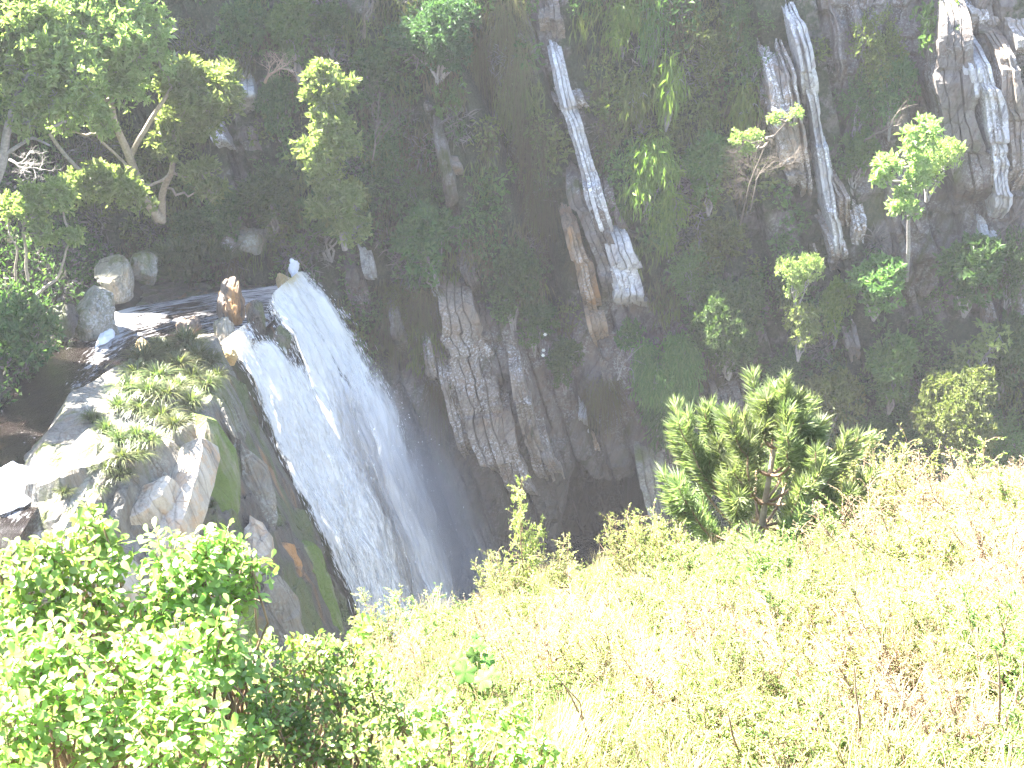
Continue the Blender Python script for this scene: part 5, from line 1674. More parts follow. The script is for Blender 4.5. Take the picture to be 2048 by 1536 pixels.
# heath plants: upright branching stems with tiny leaves
def heath_mesh(seed, H, n_stems, leafL, asp, spread, per, mat, twig_mat, droop=0.0, W=None, seg=7, sub=5):
    rg = np.random.default_rng(600 + seed)
    tb = Tubes(3)
    C_, D_ = [], []
    for i in range(n_stems):
        an = rg.uniform(0, 2 * math.pi); tilt = rg.uniform(0, spread)
        d = np.array([math.cos(an) * math.sin(tilt), math.sin(an) * math.sin(tilt), math.cos(tilt)])
        L = H * rg.uniform(0.55, 1.0)
        p = np.array([rg.normal(0, 0.05), rg.normal(0, 0.05), 0]); pts = [p]
        for k in range(seg):
            d = unit(d + rg.normal(0, 0.10, 3) + [0, 0, 0.05]); pts.append(pts[-1] + d * L / seg)
        pts = np.array(pts)
        tb.add(pts, 0.007 * H + 0.003, 0.002)
        for k in range(2, seg + 1):
            for s_ in range(sub):
                dd_ = unit(d * 0.7 + rg.normal(0, 0.55, 3) + [0, 0, -droop])
                ls = L * rg.uniform(0.12, 0.28) * (1.25 - k / seg * 0.6)
                q = pts[k - 1] + (pts[k] - pts[k - 1]) * rg.uniform(0, 1)
                e = q + dd_ * ls; e[2] -= droop * ls * 0.5
                tb.add([q, (q + e) / 2 + [0, 0, 0.02], e], 0.0025, 0.001)
                tpos = rg.uniform(0.1, 1.05, per)[:, None]
                C_.append(q + (e - q) * tpos + rg.normal(0, leafL * 0.2, (per, 3)))
                D_.append(unit(dd_ * 0.8 + rg.normal(0, 0.6, (per, 3))))
    c, d = np.concatenate(C_), np.concatenate(D_)
    L = leafL * rg.uniform(0.6, 1.25, len(c))
    n_ = unit(rg.normal(0, 0.6, c.shape) + [0, 0, 0.7])
    return leaf_mesh('heath_leaves', c, d, n_, L, L * asp, [M[mat]], rg), tb.mesh('heath_stems', M[twig_mat])


HEATH = {
    'yellow': [heath_mesh(i, 1.0, 20, 0.027, 0.48, 0.95, 12, 'heath_yellow', 'twig_brown') for i in range(3)],
    'green': [heath_mesh(10 + i, 1.0, 20, 0.030, 0.45, 0.95, 12, 'heath_green', 'twig_brown') for i in range(2)],
    'feather': [heath_mesh(20 + i, 1.0, 4, 0.032, 0.45, 0.30, 14, 'heath_yellow', 'twig_brown', droop=0.55, sub=7) for i in range(2)],
    'twiggy': [heath_mesh(30 + i, 1.0, 22, 0.020, 0.4, 0.85, 6, 'straw', 'twig_brown', sub=6) for i in range(2)],
}


def straw_mesh(seed, n_=260, H=0.8):
    rg = np.random.default_rng(700 + seed); nb = 5
    an = rg.uniform(0, 2 * math.pi, n_); sp = rg.uniform(0.05, 0.6, n_); ln = H * rg.uniform(0.4, 1.1, n_)
    t = np.linspace(0, 1, nb)[None, :]
    rad = (sp * ln)[:, None] * t ** 1.4
    x0, y0 = rg.normal(0, 0.12, n_)[:, None], rg.normal(0, 0.12, n_)[:, None]
    Z = ln[:, None] * (t - 0.35 * sp[:, None] * t ** 2)
    c = np.stack([x0 + np.cos(an)[:, None] * rad, y0 + np.sin(an)[:, None] * rad, Z], -1)
    side = np.stack([-np.sin(an), np.cos(an), 0 * an], -1)[:, None, :] * (0.004 * (1 - t * 0.8))[..., None]
    V = np.stack([c - side, c + side], 2).reshape(-1, 3)
    idx = np.arange(n_ * nb * 2).reshape(n_, nb, 2)
    Fq = np.stack([idx[:, :-1, 0], idx[:, :-1, 1], idx[:, 1:, 1], idx[:, 1:, 0]], -1).reshape(-1, 4)
    return mesh_np('straw', V, [Fq], [M['straw']])


STRAW = [straw_mesh(i) for i in range(3)]
rgH = random.Random(12)


def heath(px, py, hpx, kind, label, cat='heath bush', name='heath_bush', wide=1.0):
    p = hit(px, py, 'ground')
    s_ = hpx / ppm(p) * ((1.65 if px > 1690 else 1.4) if py < 1240 else 1.35)
    lm_, sm_ = rgH.choice(HEATH[kind])
    r = root_at(name, p + np.array([0, 0, -0.04])); r.scale = (s_ * wide, s_ * wide, s_); r.rotation_euler = (0, 0, rgH.uniform(0, 6.28))
    obj('leaves', lm_, r); obj('stems', sm_, r)
    return tag(r, label, cat)


HB = [
    # px, py of the foot, height in photograph pixels
    (940, 1205, 215, 'feather', 'tall feathery sprig bush rising against the dark gorge, left of two', 0.75),
    (1058, 1205, 205, 'feather', 'tall feathery sprig rising against the dark gorge, right of two', 0.6),
    (1000, 1215, 85, 'yellow', 'bushy heath at the feet of the two tall feathery sprigs', 1.2),
    (1115, 1205, 95, 'yellow', 'rounded yellow heath on the gorge rim just right of the feathery sprigs', 1.2),
    (1165, 1225, 85, 'yellow', 'heath bush on the rim at the left side of the black gap', 1.0),
    (915, 1220, 85, 'yellow', 'heath bush on the rim left of the feathery sprigs', 1.2),
    (860, 1235, 110, 'yellow', 'low heath bush on the rim beside the foot of the mist', 1.3),
    (810, 1260, 110, 'yellow', 'leftmost heath bush on the rim, in front of the foot of the waterfall', 1.2),
    (760, 1310, 110, 'yellow', 'yellow heath below the leftmost rim bush, next to the dark leaved shrub', 1.2),
    (1275, 1190, 130, 'yellow', 'pale heath bush right of the black gap, left of the pine', 1.0),
    (1330, 1180, 130, 'yellow', 'pale heath bush touching the left branches of the pine', 1.0),
    (1385, 1220, 130, 'green', 'greener heath bush below the left branches of the pine', 1.2),
    (1450, 1230, 120, 'green', 'green heath bush in front of the pine trunk, left', 1.2),
    (1560, 1215, 130, 'green', 'green heath bush in front of the pine trunk, right', 1.2),
    (1650, 1170, 140, 'green', 'green heath bush under the right branches of the pine', 1.2),
    (1700, 1110, 150, 'yellow', 'yellow heath bush just right of the pine', 1.1),
    (1745, 1060, 130, 'yellow', 'heath bush on the rim right of the pine, behind the yellow one', 1.1),
    (1800, 1010, 150, 'twiggy', 'reddish twigged heath standing high on the rim, right of the pine', 1.0),
    (1840, 1000, 140, 'yellow', 'yellow heath crown on the rim beside the reddish twigged one', 1.0),
    (1890, 990, 100, 'yellow', 'low heath in the dip of the rim', 1.1),
    (1940, 985, 120, 'yellow', 'yellow heath on the rim near the right edge', 1.1),
    (1990, 970, 110, 'twiggy', 'dry heath on the rim beside the bright green bush', 1.1),
    (2040, 950, 150, 'green', 'bright green bush at the right edge of the rim', 1.1),
    (1850, 1090, 130, 'twiggy', 'blown out dry heath below the reddish twigged one', 1.3),
    (1950, 1080, 130, 'twiggy', 'pale dry heath below the right part of the rim', 1.3),
    (2030, 1090, 140, 'yellow', 'yellow heath at the right edge below the bright green bush', 1.2),
    (1760, 1170, 130, 'twiggy', 'pale straw heath right of the green ones under the pine', 1.3),
    (1880, 1200, 150, 'yellow', 'heath bush in the middle of the bright right hand slope', 1.3),
    (2000, 1230, 170, 'twiggy', 'brown stemmed heath at the right edge, mid slope', 1.2),
    (1650, 1290, 140, 'yellow', 'pale heath in front of the green ones under the pine', 1.3),
    (1530, 1320, 150, 'green', 'green tinted heath in the centre of the right hand slope', 1.3),
    (1400, 1330, 140, 'yellow', 'straw yellow heath below the black gap and pine', 1.3),
    (1290, 1300, 130, 'yellow', 'yellow heath below the black gap', 1.3),
    (1180, 1310, 130, 'twiggy', 'dry twiggy heath below the rim, centre', 1.3),
    (1070, 1300, 120, 'yellow', 'yellow heath below the feathery sprigs', 1.3),
    (960, 1300, 110, 'twiggy', 'dry heath behind the broad soft leaved plant', 1.2),
    (850, 1330, 120, 'green', 'spiky green heath left of the broad soft leaved plant', 1.2),
    (830, 1400, 130, 'twiggy', 'dry stalky heath below the spiky green one', 1.2),
    (1100, 1420, 150, 'twiggy', 'dry twiggy heath right of the broad soft leaved plant', 1.2),
    (1230, 1430, 160, 'yellow', 'yellow heath at the lower centre beside the bare reddish stem', 1.2),
    (1350, 1460, 170, 'twiggy', 'dry heath at the bottom centre right of the bare reddish stem', 1.2),
    (1480, 1450, 170, 'green', 'pale green heath near the bottom, below the pine', 1.2),
    (1620, 1430, 170, 'twiggy', 'dry pale heath on the lower right slope', 1.3),
    (1750, 1350, 170, 'yellow', 'yellow heath on the lower right slope above the dry one', 1.3),
    (1760, 1490, 190, 'twiggy', 'dry stalky heath at the bottom right of centre', 1.2),
    (1900, 1380, 190, 'yellow', 'large yellow heath in the lower right corner area', 1.2),
    (1920, 1530, 210, 'twiggy', 'brown stalked heath at the bottom edge on the right', 1.2),
    (2040, 1450, 220, 'green', 'green heath with upright stems in the lower right corner', 1.1),
    (1580, 1560, 190, 'yellow', 'yellow heath cut by the bottom edge, right of centre', 1.2),
    (1400, 1570, 180, 'yellow', 'yellow heath cut by the bottom edge at the centre right', 1.2),
]
for (px, py, hpx, kind, lab, wd) in HB:
    heath(px, py, hpx, kind, lab, wide=wd)

# low sprigs and dry grass between the bushes (uncountable): instanced on points
def points_instances(name, label, pts, rot, scl, kid, sources):
    me = bpy.data.meshes.new(name)
    me.vertices.add(len(pts)); me.vertices.foreach_set('co', np.asarray(pts, np.float32).reshape(-1))
    a = me.attributes.new('rotz', 'FLOAT_VECTOR', 'POINT'); a.data.foreach_set('vector', np.asarray(rot, np.float32).reshape(-1))
    add_attr(me, 'scl', scl)
    a = me.attributes.new('kid', 'INT', 'POINT'); a.data.foreach_set('value', np.asarray(kid, np.int32))
    o = obj(name, me)
    ng = bpy.data.node_groups.new(name, 'GeometryNodeTree')
    ng.interface.new_socket('Geometry', in_out='INPUT', socket_type='NodeSocketGeometry')
    ng.interface.new_socket('Geometry', in_out='OUTPUT', socket_type='NodeSocketGeometry')
    N, Lk = ng.nodes, ng.links
    gi, go, jn = N.new('NodeGroupInput'), N.new('NodeGroupOutput'), N.new('GeometryNodeJoinGeometry')

    def attr(n_, typ):
        q = N.new('GeometryNodeInputNamedAttribute'); q.data_type = typ; q.inputs['Name'].default_value = n_
        return next(s_ for s_ in q.outputs if s_.name == 'Attribute' and s_.enabled)
    ra, sa, ka = attr('rotz', 'FLOAT_VECTOR'), attr('scl', 'FLOAT'), attr('kid', 'INT')
    for i, src in enumerate(sources):
        oi = N.new('GeometryNodeObjectInfo'); oi.inputs['Object'].default_value = src
        cm = N.new('FunctionNodeCompare'); cm.data_type = 'INT'; cm.operation = 'EQUAL'
        ci = [s_ for s_ in cm.inputs if s_.enabled]
        Lk.new(ka, ci[0]); ci[1].default_value = i
        ip = N.new('GeometryNodeInstanceOnPoints')
        Lk.new(gi.outputs[0], ip.inputs['Points']); Lk.new(cm.outputs[0], ip.inputs['Selection'])
        Lk.new(oi.outputs['Geometry'], ip.inputs['Instance'])
        Lk.new(ra, ip.inputs['Rotation']); Lk.new(sa, ip.inputs['Scale'])
        Lk.new(ip.outputs[0], jn.inputs[0])
    Lk.new(jn.outputs[0], go.inputs[0])
    md = o.modifiers.new('scatter', 'NODES'); md.node_group = ng
    return tag(o, label, kind='stuff')


def slope_cover():
    rg = np.random.default_rng(15)
    srcs = []
    def low(seed, H, n_stems, leafL, asp, per, mat):
        lm_, sm_ = heath_mesh(seed, H, n_stems, leafL, asp, 1.15, per, mat, 'twig_brown', sub=4, seg=5)
        return [bpy.data.objects.new('low_sprig', lm_), bpy.data.objects.new('low_twig', sm_)]
    A, B_ = low(40, 0.6, 16, 0.024, 0.5, 8, 'heath_yellow')
    C2, D2 = low(41, 0.6, 16, 0.026, 0.45, 8, 'heath_green')
    E2, F2 = low(42, 0.7, 18, 0.018, 0.35, 4, 'straw')
    srcs = [A, B_, C2, D2, E2, F2] + [bpy.data.objects.new('low_straw', m_) for m_ in STRAW[:2]]
    n_ = 7600
    X = rg.uniform(-6, 14, n_); Y = 2.4 + 12.4 * rg.uniform(0, 1, n_) ** 0.8
    k = (Y < edge_y(X) + 0.5) & (np.abs(X) < 0.6 * Y + 3.0)
    X, Y = X[k], Y[k]
    P = np.stack([X, Y, ground_z(X, Y) - 0.03], -1)
    tone = fbm(X * 0.9, Y * 0.9, 5.0, 3) + rg.normal(0, 0.12, len(X))
    kd = np.where(tone > 0.14, 2, np.where(tone > -0.16, 0, 1)).astype(int)     # 0 yellow, 2 green, 1 dry
    kd = np.where((X < 1.6) & (rg.uniform(0, 1, len(X)) < 0.5), 2, kd)
    rot = np.stack([rg.normal(0, 0.15, len(X)), rg.normal(0, 0.15, len(X)), rg.uniform(0, 6.28, len(X))], -1)
    scl = rg.uniform(0.45, 0.95, len(X)) * (1 - 0.4 * sstep(-3.0, -0.5, Y - edge_y(X)))
    pts, ro, sc, ki = [P], [rot], [scl], [np.where(kd == 0, 0, np.where(kd == 2, 2, 4))]
    pts.append(P); ro.append(rot); sc.append(scl); ki.append(ki[0] + 1)
    m = rg.uniform(0, 1, len(X)) < 0.22
    pts.append(P[m] + rg.normal(0, 0.1, (m.sum(), 3)) * [1, 1, 0]); ro.append(rot[m]); sc.append(scl[m] * 0.8); ki.append(rg.integers(6, 8, m.sum()))
    points_instances('slope_growth', 'low yellow green sprigs and dry grass covering the near slope', np.concatenate(pts), np.concatenate(ro), np.concatenate(sc), np.concatenate(ki), srcs)


slope_cover()

# bare reddish stems standing up out of the heath
def stem(px, py, tips, label, r0=0.012, mat='twig_brown'):
    base = hit(px, py, 'ground'); r0 = r0 * 0.75
    r = root_at('dry_stalk', base)
    for j, path in enumerate(tips):
        tb = Tubes(5)
        P = [np.zeros(3) if j == 0 else None] + [None] * len(path)
        P = ([np.zeros(3)] if j == 0 else []) + [at(x, y, base[1] - 0.35 + dy) - base for (x, y, dy) in path]
        tb.add(np.array(P), r0 if j == 0 else r0 * 0.6, r0 * 0.3)
        obj('twig', tb.mesh('twig', M[mat]), r)
    return tag(r, label, 'stem')


stem(1200, 1545, [[(1165, 1440, 0.1), (1140, 1390, 0.1), (1122, 1362, 0.0)], [(1165, 1440, 0.1), (1160, 1405, 0.0), (1105, 1345, -0.1)]], 'bare forked reddish stem at the bottom, right of the leafy ground plants')
stem(1490, 1545, [[(1465, 1470, 0.0), (1455, 1420, 0.0)]], 'bare bent stem at the bottom edge right of the forked one')
stem(1995, 1500, [[(2000, 1400, 0), (1998, 1330, 0), (1990, 1300, 0)], [(1998, 1370, 0), (1970, 1358, 0)], [(2005, 1450, 0), (2030, 1400, 0.1), (2040, 1350, 0.1)]], 'upright brown stem with a side twig near the right edge')
stem(1715, 1540, [[(1720, 1440, 0), (1712, 1390, 0), (1708, 1330, 0)]], 'thin upright stalk at the bottom right of centre')
stem(2040, 1250, [[(2035, 1180, 0), (2025, 1130, 0)], [(2036, 1200, 0), (2048, 1150, 0)]], 'reddish bare stalks at the right edge below the rim', 0.009)
stem(830, 1175, [[(822, 1150, 0), (812, 1128, 0)]], 'short pale stick poking up over the foot of the waterfall', 0.010, 'bark_pale')

# ------------------------------------------------------------------ the young pine
def pine():
    rg = np.random.default_rng(31)
    base = hit(1512, 1140, 'ground')
    k = ppm(base)
    H = 372 / k
    r = root_at('pine_tree', base + np.array([0, 0, -0.05]))
    tb = Tubes(7)
    trunk = np.array([(0, 0, 0), (0.02, 0, 0.2), (0.04, 0.0, 0.45), (0.10, 0.02, 0.75), (0.16, 0, 1.0)]) * [H, H, H] * [0.45, 0.45, 1]
    tt_ = np.linspace(0, 1, 20)
    T = np.stack([np.interp(tt_, np.linspace(0, 1, 5), trunk[:, j]) for j in range(3)], -1)
    tb.add(T, 0.050, 0.012)
    obj('trunk', tb.mesh('trunk', M['bark_pale']), r)
    shoots = []                                                # (points) of every needle-bearing shoot
    nbr = 0
    for lv, (hh, n_, L) in enumerate([(0.08, 6, 0.62), (0.20, 7, 0.74), (0.34, 6, 0.72), (0.48, 6, 0.58), (0.62, 5, 0.40), (0.75, 5, 0.26), (0.87, 4, 0.15)]):
        p0 = np.array([np.interp(hh, tt_, T[:, j]) for j in range(3)])
        a0 = rg.uniform(0, 6.28)
        for i in range(n_):
            an = a0 + i * 2 * math.pi / n_ + rg.normal(0, 0.2)
            Lb = L * H * rg.uniform(0.75, 1.1)
            pts = [p0]; el = rg.uniform(0.05, 0.35)
            for s_ in range(8):
                el += 0.11 + 0.02 * lv
                pts.append(pts[-1] + np.array([math.cos(an) * math.cos(el), math.sin(an) * math.cos(el), math.sin(el)]) * Lb / 8)
                an += rg.normal(0, 0.08)
            pts = np.array(pts)
            bt = Tubes(5); bt.add(pts, 0.018, 0.007)
            sh = [pts[4:]]
            for s_ in range(rg.integers(2, 5)):
                q = pts[rg.integers(3, 8)]
                a2 = an + rg.choice([-1, 1]) * rg.uniform(0.4, 1.0)
                l2 = Lb * rg.uniform(0.22, 0.4); e2 = rg.uniform(0.5, 1.0)
                sp = [q]
                for _ in range(4):
                    e2 += 0.12
                    sp.append(sp[-1] + np.array([math.cos(a2) * math.cos(e2), math.sin(a2) * math.cos(e2), math.sin(e2)]) * l2 / 4)
                sp = np.array(sp); bt.add(sp, 0.010, 0.006); sh.append(sp)
            b = obj('branch', bt.mesh('branch', M['twig_brown']), r)
            needles(sh, b, rg)
    # leader shoots at the top
    bt = Tubes(5); sh = []
    top = T[-1]
    for dx, dz, h0 in ((0, 0.16, 0), (0.10, 0.13, 0.06), (-0.13, 0.12, 0.10), (0.22, 0.10, 0.12), (-0.05, 0.10, 0.03), (0.04, -0.02, 0.05)):
        q = top + np.array([dx * 0.3 * H * 0.4, 0.02, -h0 * H]); e = q + np.array([dx * 0.3, 0, 0.16 + dz]) * H * 0.42
        P = np.linspace(q, e, 6); bt.add(P, 0.012, 0.009); sh.append(P)
    b = obj('branch', bt.mesh('branch', M['straw']), r)
    needles(sh, b, rg, L0=0.12)
    tag(r, 'young pine with pale upright candles on the gorge rim', 'pine tree')


def needles(shoots, parent, rg, L0=0.17):
    C_, D_ = [], []
    for P in shoots:
        L = np.linalg.norm(np.diff(P, axis=0), axis=1).sum()
        n_ = int(300 * L) + 60
        t = rg.uniform(0.0, 1.0, n_) ** 0.8
        i = np.linspace(0, 1, len(P))
        c = np.stack([np.interp(t, i, P[:, j]) for j in range(3)], -1)
        ax = unit(P[-1] - P[0])
        rad = unit(rg.normal(0, 1, (n_, 3)) - 0.0)
        rad = unit(rad - (rad @ ax)[:, None] * ax)
        D_.append(unit(rad * 0.8 + ax * (0.35 + 0.75 * t[:, None]))); C_.append(c)
    c, d = np.concatenate(C_), np.concatenate(D_)
    n_ = len(c)
    L = L0 * rg.uniform(0.7, 1.15, n_)
    me = leaf_mesh('needles', c, d, unit(rg.normal(0, 1, (n_, 3))), L, np.full(n_, 0.0075), [M['needle']], rg, 0.1, 0.12)
    return obj('needles', me, parent)


pine()
bare_tree('dead_bush', 'bleached bare branches on the ground at the foot of the pine', 1560, 1110, 70, hit(1560, 1115, 'ground')[1] - 0.3, 21, 0.9, 'bark_pale', 0.014, 3, (0.3, -0.3, 1), 5, cat='bush')
bare_tree('dead_bush', 'bleached sticks fallen left of the pine trunk', 1480, 1130, 60, hit(1480, 1130, 'ground')[1] - 0.3, 22, 0.9, 'bark_pale', 0.012, 3, (-0.5, -0.3, 0.6), 5, cat='bush')

# ------------------------------------------------------------------ near leafy shrubs: every leaf in front is its own object
def leaf_template(L, W, kind='obovate'):
    if kind == 'obovate':
        prof = [(0.0, 0.05), (0.3, 0.55), (0.62, 1.0), (0.88, 0.72), (1.0, 0.0)]
    else:
        prof = [(0.0, 0.1), (0.18, 0.95), (0.45, 1.0), (0.75, 0.6), (1.0, 0.0)]
    V, Fs = [], []
    for t, w in prof:
        z = -0.16 * L * t ** 2
        V += [(t * L, -w * W / 2, z + 0.10 * W * w), (t * L, 0, z), (t * L, w * W / 2, z + 0.10 * W * w)]
    for i in range(len(prof) - 1):
        a = i * 3
        Fs += [(a, a + 1, a + 4, a + 3), (a + 1, a + 2, a + 5, a + 4)]
    return np.array(V), np.array(Fs)


def frames(d, nrm):
    x = unit(d); y = unit(np.cross(nrm, x)); z = np.cross(x, y)
    return np.stack([x, y, z], -1)                            # columns


LEAFV, LEAFF = leaf_template(1.0, 0.50)
LEAFME = {}


def leaf_me(mat):
    if mat not in LEAFME:
        LEAFME[mat] = mesh_np('leaf', LEAFV, [LEAFF], [M[mat]], smooth=True)
    return LEAFME[mat]


def near_shrub(label, clumps, leafL, mat, n_obj=260, per=70, seed=0, stem_mat='twig_brown', foot=None, name='leafy_shrub', k=6, ground_px=None):
    """clumps: (px, py, Y, r px)"""
    rg = np.random.default_rng(800 + seed)
    cen = [(at(x, y, Y), rp) for (x, y, Y, rp) in clumps]
    base = np.mean([c for c, _ in cen], 0)
    base[2] = float(ground_z(base[0], base[1])) - 0.03
    r = root_at(name, base)
    tb = Tubes(5)
    Cs, Ds, Ns = [], [], []
    for c, rp in cen:
        rr = rp / ppm(c); c = c - base
        foot_ = np.array([c[0] * 0.6, c[1] * 0.6 + 0.1, 0])
        foot_[2] = float(ground_z(*(foot_[:2] + base[:2]))) - base[2] - 0.03
        for _ in range(3):
            tb.add(curve(foot_ + rg.normal(0, 0.04, 3) * [1, 1, 0], c + rg.normal(0, rr * 0.3, 3), 0.05, 7, rg, 0.03), 0.010, 0.005)
        n_ = int(per * (rr / 0.25) ** 2) + 6
        d = unit(rg.normal(0, 1, (n_, 3)) + [0, -0.15, 0.3])
        b = c + d * (rr * (0.25 + 0.8 * rg.uniform(0, 1, n_) ** 0.6))[:, None]
        for q, dq in zip(b, d):
            if rg.uniform() < 0.6:
                tb.add([q - dq * rr * 0.45 - [0, 0, 0.03], q - dq * rr * 0.15, q], 0.004, 0.002)
            kk = k
            sd_ = unit(dq + rg.normal(0, 0.3, 3) + [0, 0, 0.5])  # shoot direction
            t = np.linspace(-0.9, 0.1, kk)[:, None] * leafL * 1.6
            an = rg.uniform(0, 6.28) + np.arange(kk) * 2.4
            a1 = unit(np.cross(sd_, [0.3, 0.5, 0.8])); a2 = np.cross(sd_, a1)
            rad = np.cos(an)[:, None] * a1 + np.sin(an)[:, None] * a2
            Cs.append(q + sd_ * t); Ds.append(unit(rad * 0.85 + sd_ * rg.uniform(0.3, 0.9, (kk, 1)) + rg.normal(0, 0.15, (kk, 3)))); Ns.append(unit(sd_ * 0.8 - rad * 0.3 + [0, 0, 0.4] + rg.normal(0, 0.25, (kk, 3))))
    C_, D_, N_ = map(np.concatenate, (Cs, Ds, Ns))
    S_ = leafL * rg.uniform(0.6, 1.15, len(C_))
    Fm = frames(D_, N_)
    world_ = C_ + base
    # the leaves nearest the camera become objects of their own
    pick = np.argsort(np.linalg.norm(world_, axis=1) + rg.uniform(0, 0.5, len(C_)))
    inx = (world_[:, 0] / (world_[:, 1] * CP - world_[:, 2] * SP)) * F + 1024
    iny = 768 - (world_[:, 1] * SP + world_[:, 2] * CP) / (world_[:, 1] * CP - world_[:, 2] * SP) * F
    pick = [i for i in pick if -20 < inx[i] < 2068 and -20 < iny[i] < 1550][:n_obj]
    lmesh = leaf_me(mat)
    for i in pick:
        o = bpy.data.objects.new('leaf', lmesh)
        m = Matrix([[*(Fm[i][a] * S_[i]), C_[i][a]] for a in range(3)] + [[0, 0, 0, 1]])
        link(o, r)
        o.matrix_basis = m
    rest = np.setdiff1d(np.arange(len(C_)), pick)
    if len(rest):
        V = np.einsum('nij,kj->nki', Fm[rest] * S_[rest][:, None, None], LEAFV) + C_[rest][:, None, :]
        Fq = (LEAFF[None] + (np.arange(len(rest)) * len(LEAFV))[:, None, None]).reshape(-1, 4)
        o = obj('leaves', mesh_np('leaves', V.reshape(-1, 3), [Fq], [M[mat]], smooth=True), r); o['kind'] = 'stuff'
    obj('stems', tb.mesh('stems', M[stem_mat]), r)
    return tag(r, label, 'shrub')


near_shrub('bright obovate leaved shrub covering the sunlit rocks at left, the tall middle part', [(400, 1120, 4.9, 80), (460, 1180, 4.9, 70), (330, 1130, 4.9, 70), (440, 1090, 5.0, 50), (500, 1140, 5.0, 50), (380, 1200, 4.8, 80), (310, 1210, 4.8, 70), (440, 1250, 4.7, 60)], 0.062, 'leaf_near', 300, seed=1)
near_shrub('bright leafy shrub at the left edge in front of the sunlit foam', [(40, 1140, 4.8, 70), (100, 1110, 4.9, 60), (30, 1220, 4.7, 80), (120, 1200, 4.8, 75), (190, 1060, 5.0, 50), (210, 1130, 4.9, 60), (200, 1210, 4.8, 70)], 0.062, 'leaf_near', 300, seed=2)
near_shrub('upright leafy sprig in front of the pale slab, highest of the left shrubs', [(180, 1030, 5.1, 32), (205, 1080, 5.1, 40), (170, 1085, 5.1, 36)], 0.058, 'leaf_near', 120, seed=3)
near_shrub('leafy shrub in the lower left corner', [(40, 1330, 4.3, 90), (130, 1300, 4.4, 85), (60, 1440, 4.1, 95), (170, 1400, 4.2, 85), (20, 1520, 4.0, 90)], 0.060, 'leaf_near', 300, seed=4)
near_shrub('leafy shrub low at the left, right of the corner one', [(260, 1320, 4.5, 85), (350, 1310, 4.5, 85), (290, 1410, 4.3, 85), (390, 1400, 4.3, 85), (440, 1320, 4.6, 70), (320, 1500, 4.1, 85), (430, 1490, 4.1, 80), (200, 1500, 4.1, 80)], 0.056, 'leaf_near', 300, seed=5)
near_shrub('low leafy growth rising between the left shrubs, under the tall middle one', [(220, 1290, 4.9, 60), (300, 1260, 5.0, 60), (480, 1340, 4.9, 60), (520, 1420, 4.7, 55), (380, 1350, 4.8, 70), (500, 1500, 4.4, 60), (120, 1360, 4.6, 70), (240, 1440, 4.5, 70), (90, 1270, 4.8, 60), (0, 1400, 4.5, 60)], 0.056, 'leaf_near', 200, seed=11)
near_shrub('dense small leaved shrub with dark gaps, bottom left of centre', [(560, 1350, 5.0, 60), (630, 1330, 5.1, 62), (700, 1320, 5.2, 58), (600, 1420, 4.8, 75), (680, 1400, 4.9, 75), (740, 1370, 5.0, 60), (620, 1500, 4.6, 80), (710, 1480, 4.7, 80), (540, 1450, 4.6, 60)], 0.040, 'leaf_near_dark', 300, per=95, seed=6)
near_shrub('leafy ground plants at the bottom, right of the small leaved shrub', [(810, 1450, 4.9, 60), (880, 1430, 5.0, 60), (950, 1450, 4.9, 60), (1020, 1440, 5.0, 50), (840, 1510, 4.6, 70), (930, 1520, 4.6, 70), (1020, 1520, 4.6, 60), (1080, 1500, 4.7, 50)], 0.050, 'leaf_near', 300, per=60, seed=7)
near_shrub('sprigs of round leaves rising at the gap in front of the mossy rock', [(530, 1290, 5.2, 26), (590, 1280, 5.3, 22), (650, 1290, 5.3, 26), (720, 1265, 5.4, 22)], 0.055, 'leaf_near', 90, per=50, seed=8)


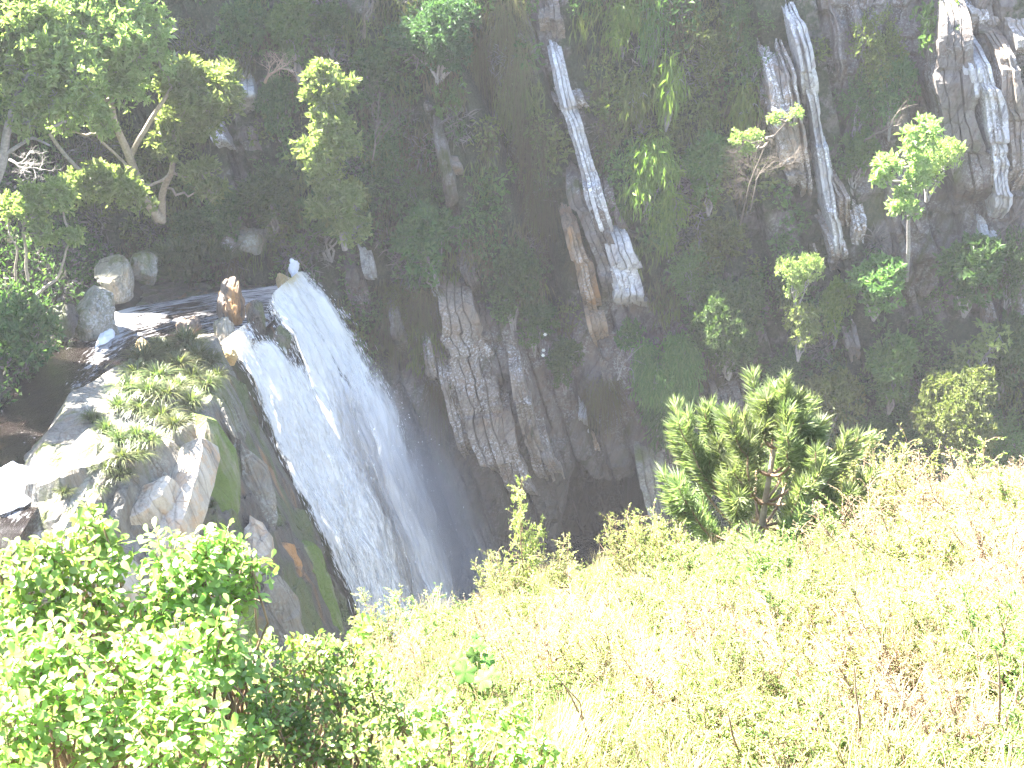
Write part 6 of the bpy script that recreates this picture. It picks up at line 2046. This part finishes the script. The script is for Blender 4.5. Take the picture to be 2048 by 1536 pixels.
# the plant with broad lobed leaves
def broad_plant():
    rg = np.random.default_rng(61)
    base = hit(945, 1470, 'ground')
    r = root_at('broad_leaved_plant', base)
    n_ = 15
    an = np.linspace(0, 2 * math.pi, n_ * 2 + 1)[:-1]
    rad = 0.5 * (1 + 0.16 * np.cos(an * 5)) * (1 - 0.5 * np.exp(-((np.abs(an - math.pi)) / 0.28) ** 2))
    V = [(0, 0, 0)] + [(0.0 + q * math.cos(a), q * math.sin(a), -0.25 * q * q + 0.05 * math.cos(a * 5)) for a, q in zip(an, rad)]
    Ft = np.array([(0, i + 1, (i + 1) % (n_ * 2) + 1) for i in range(n_ * 2)])
    me = mesh_np('broad_leaf', np.array(V), [Ft], [M['leaf_broad']], smooth=True)
    tb = Tubes(5)
    for i, (px, py, dy, s_) in enumerate([(930, 1345, -0.25, 62), (965, 1360, -0.2, 56), (985, 1350, -0.1, 46), (948, 1310, 0.0, 44), (960, 1290, 0.0, 36), (915, 1320, 0.0, 46), (952, 1275, 0.05, 26), (975, 1320, 0.0, 40), (1050, 1440, -0.1, 56), (1090, 1450, -0.1, 44), (1060, 1480, -0.2, 46)]):
        p = at(px, py, base[1] + dy) - base
        k = ppm(p + base)
        o = bpy.data.objects.new('leaf', me); link(o, r)
        nrm = Vector((rg.normal(0, 0.3), -0.75, 0.65 + rg.normal(0, 0.2))).normalized()
        o.rotation_mode = 'QUATERNION'; o.rotation_quaternion = nrm.to_track_quat('Z', 'X') @ Quaternion((0, 0, 1), rg.uniform(0, 6.28))
        o.location = p; s2 = 0.72 * s_ / k; o.scale = (s2, s2, s2)
        tb.add(curve((0.02 * i, 0, 0), p, 0.1, 6, rg, 0.02), 0.006, 0.004)
    obj('stalks', tb.mesh('stalks', M['leaf_broad']), r)
    tag(r, 'soft plant with broad lobed green leaves amid the pale heath', 'plant')


broad_plant()

# ------------------------------------------------------------------ thin air over the gorge, added to veil dark tones like lens glare
bm = bmesh.new(); bmesh.ops.create_cube(bm, size=1.0)
me = bpy.data.meshes.new('haze'); bm.to_mesh(me); bm.free()
hm = NT('gorge haze')
pv = hm.n('ShaderNodeVolumePrincipled', _Density=HAZE_DENSITY)
pv.inputs['Color'].default_value = (0.92, 0.92, 0.98, 1)
me.materials.append(hm.out(None, pv.outputs[0]))
hz = obj('haze', me)
hz.location = (0, 57, -8.5); hz.scale = (140, 130, 38)
tag(hz, 'thin air filling the gorge, added to veil the dark tones like lens glare', 'haze', kind='stuff')
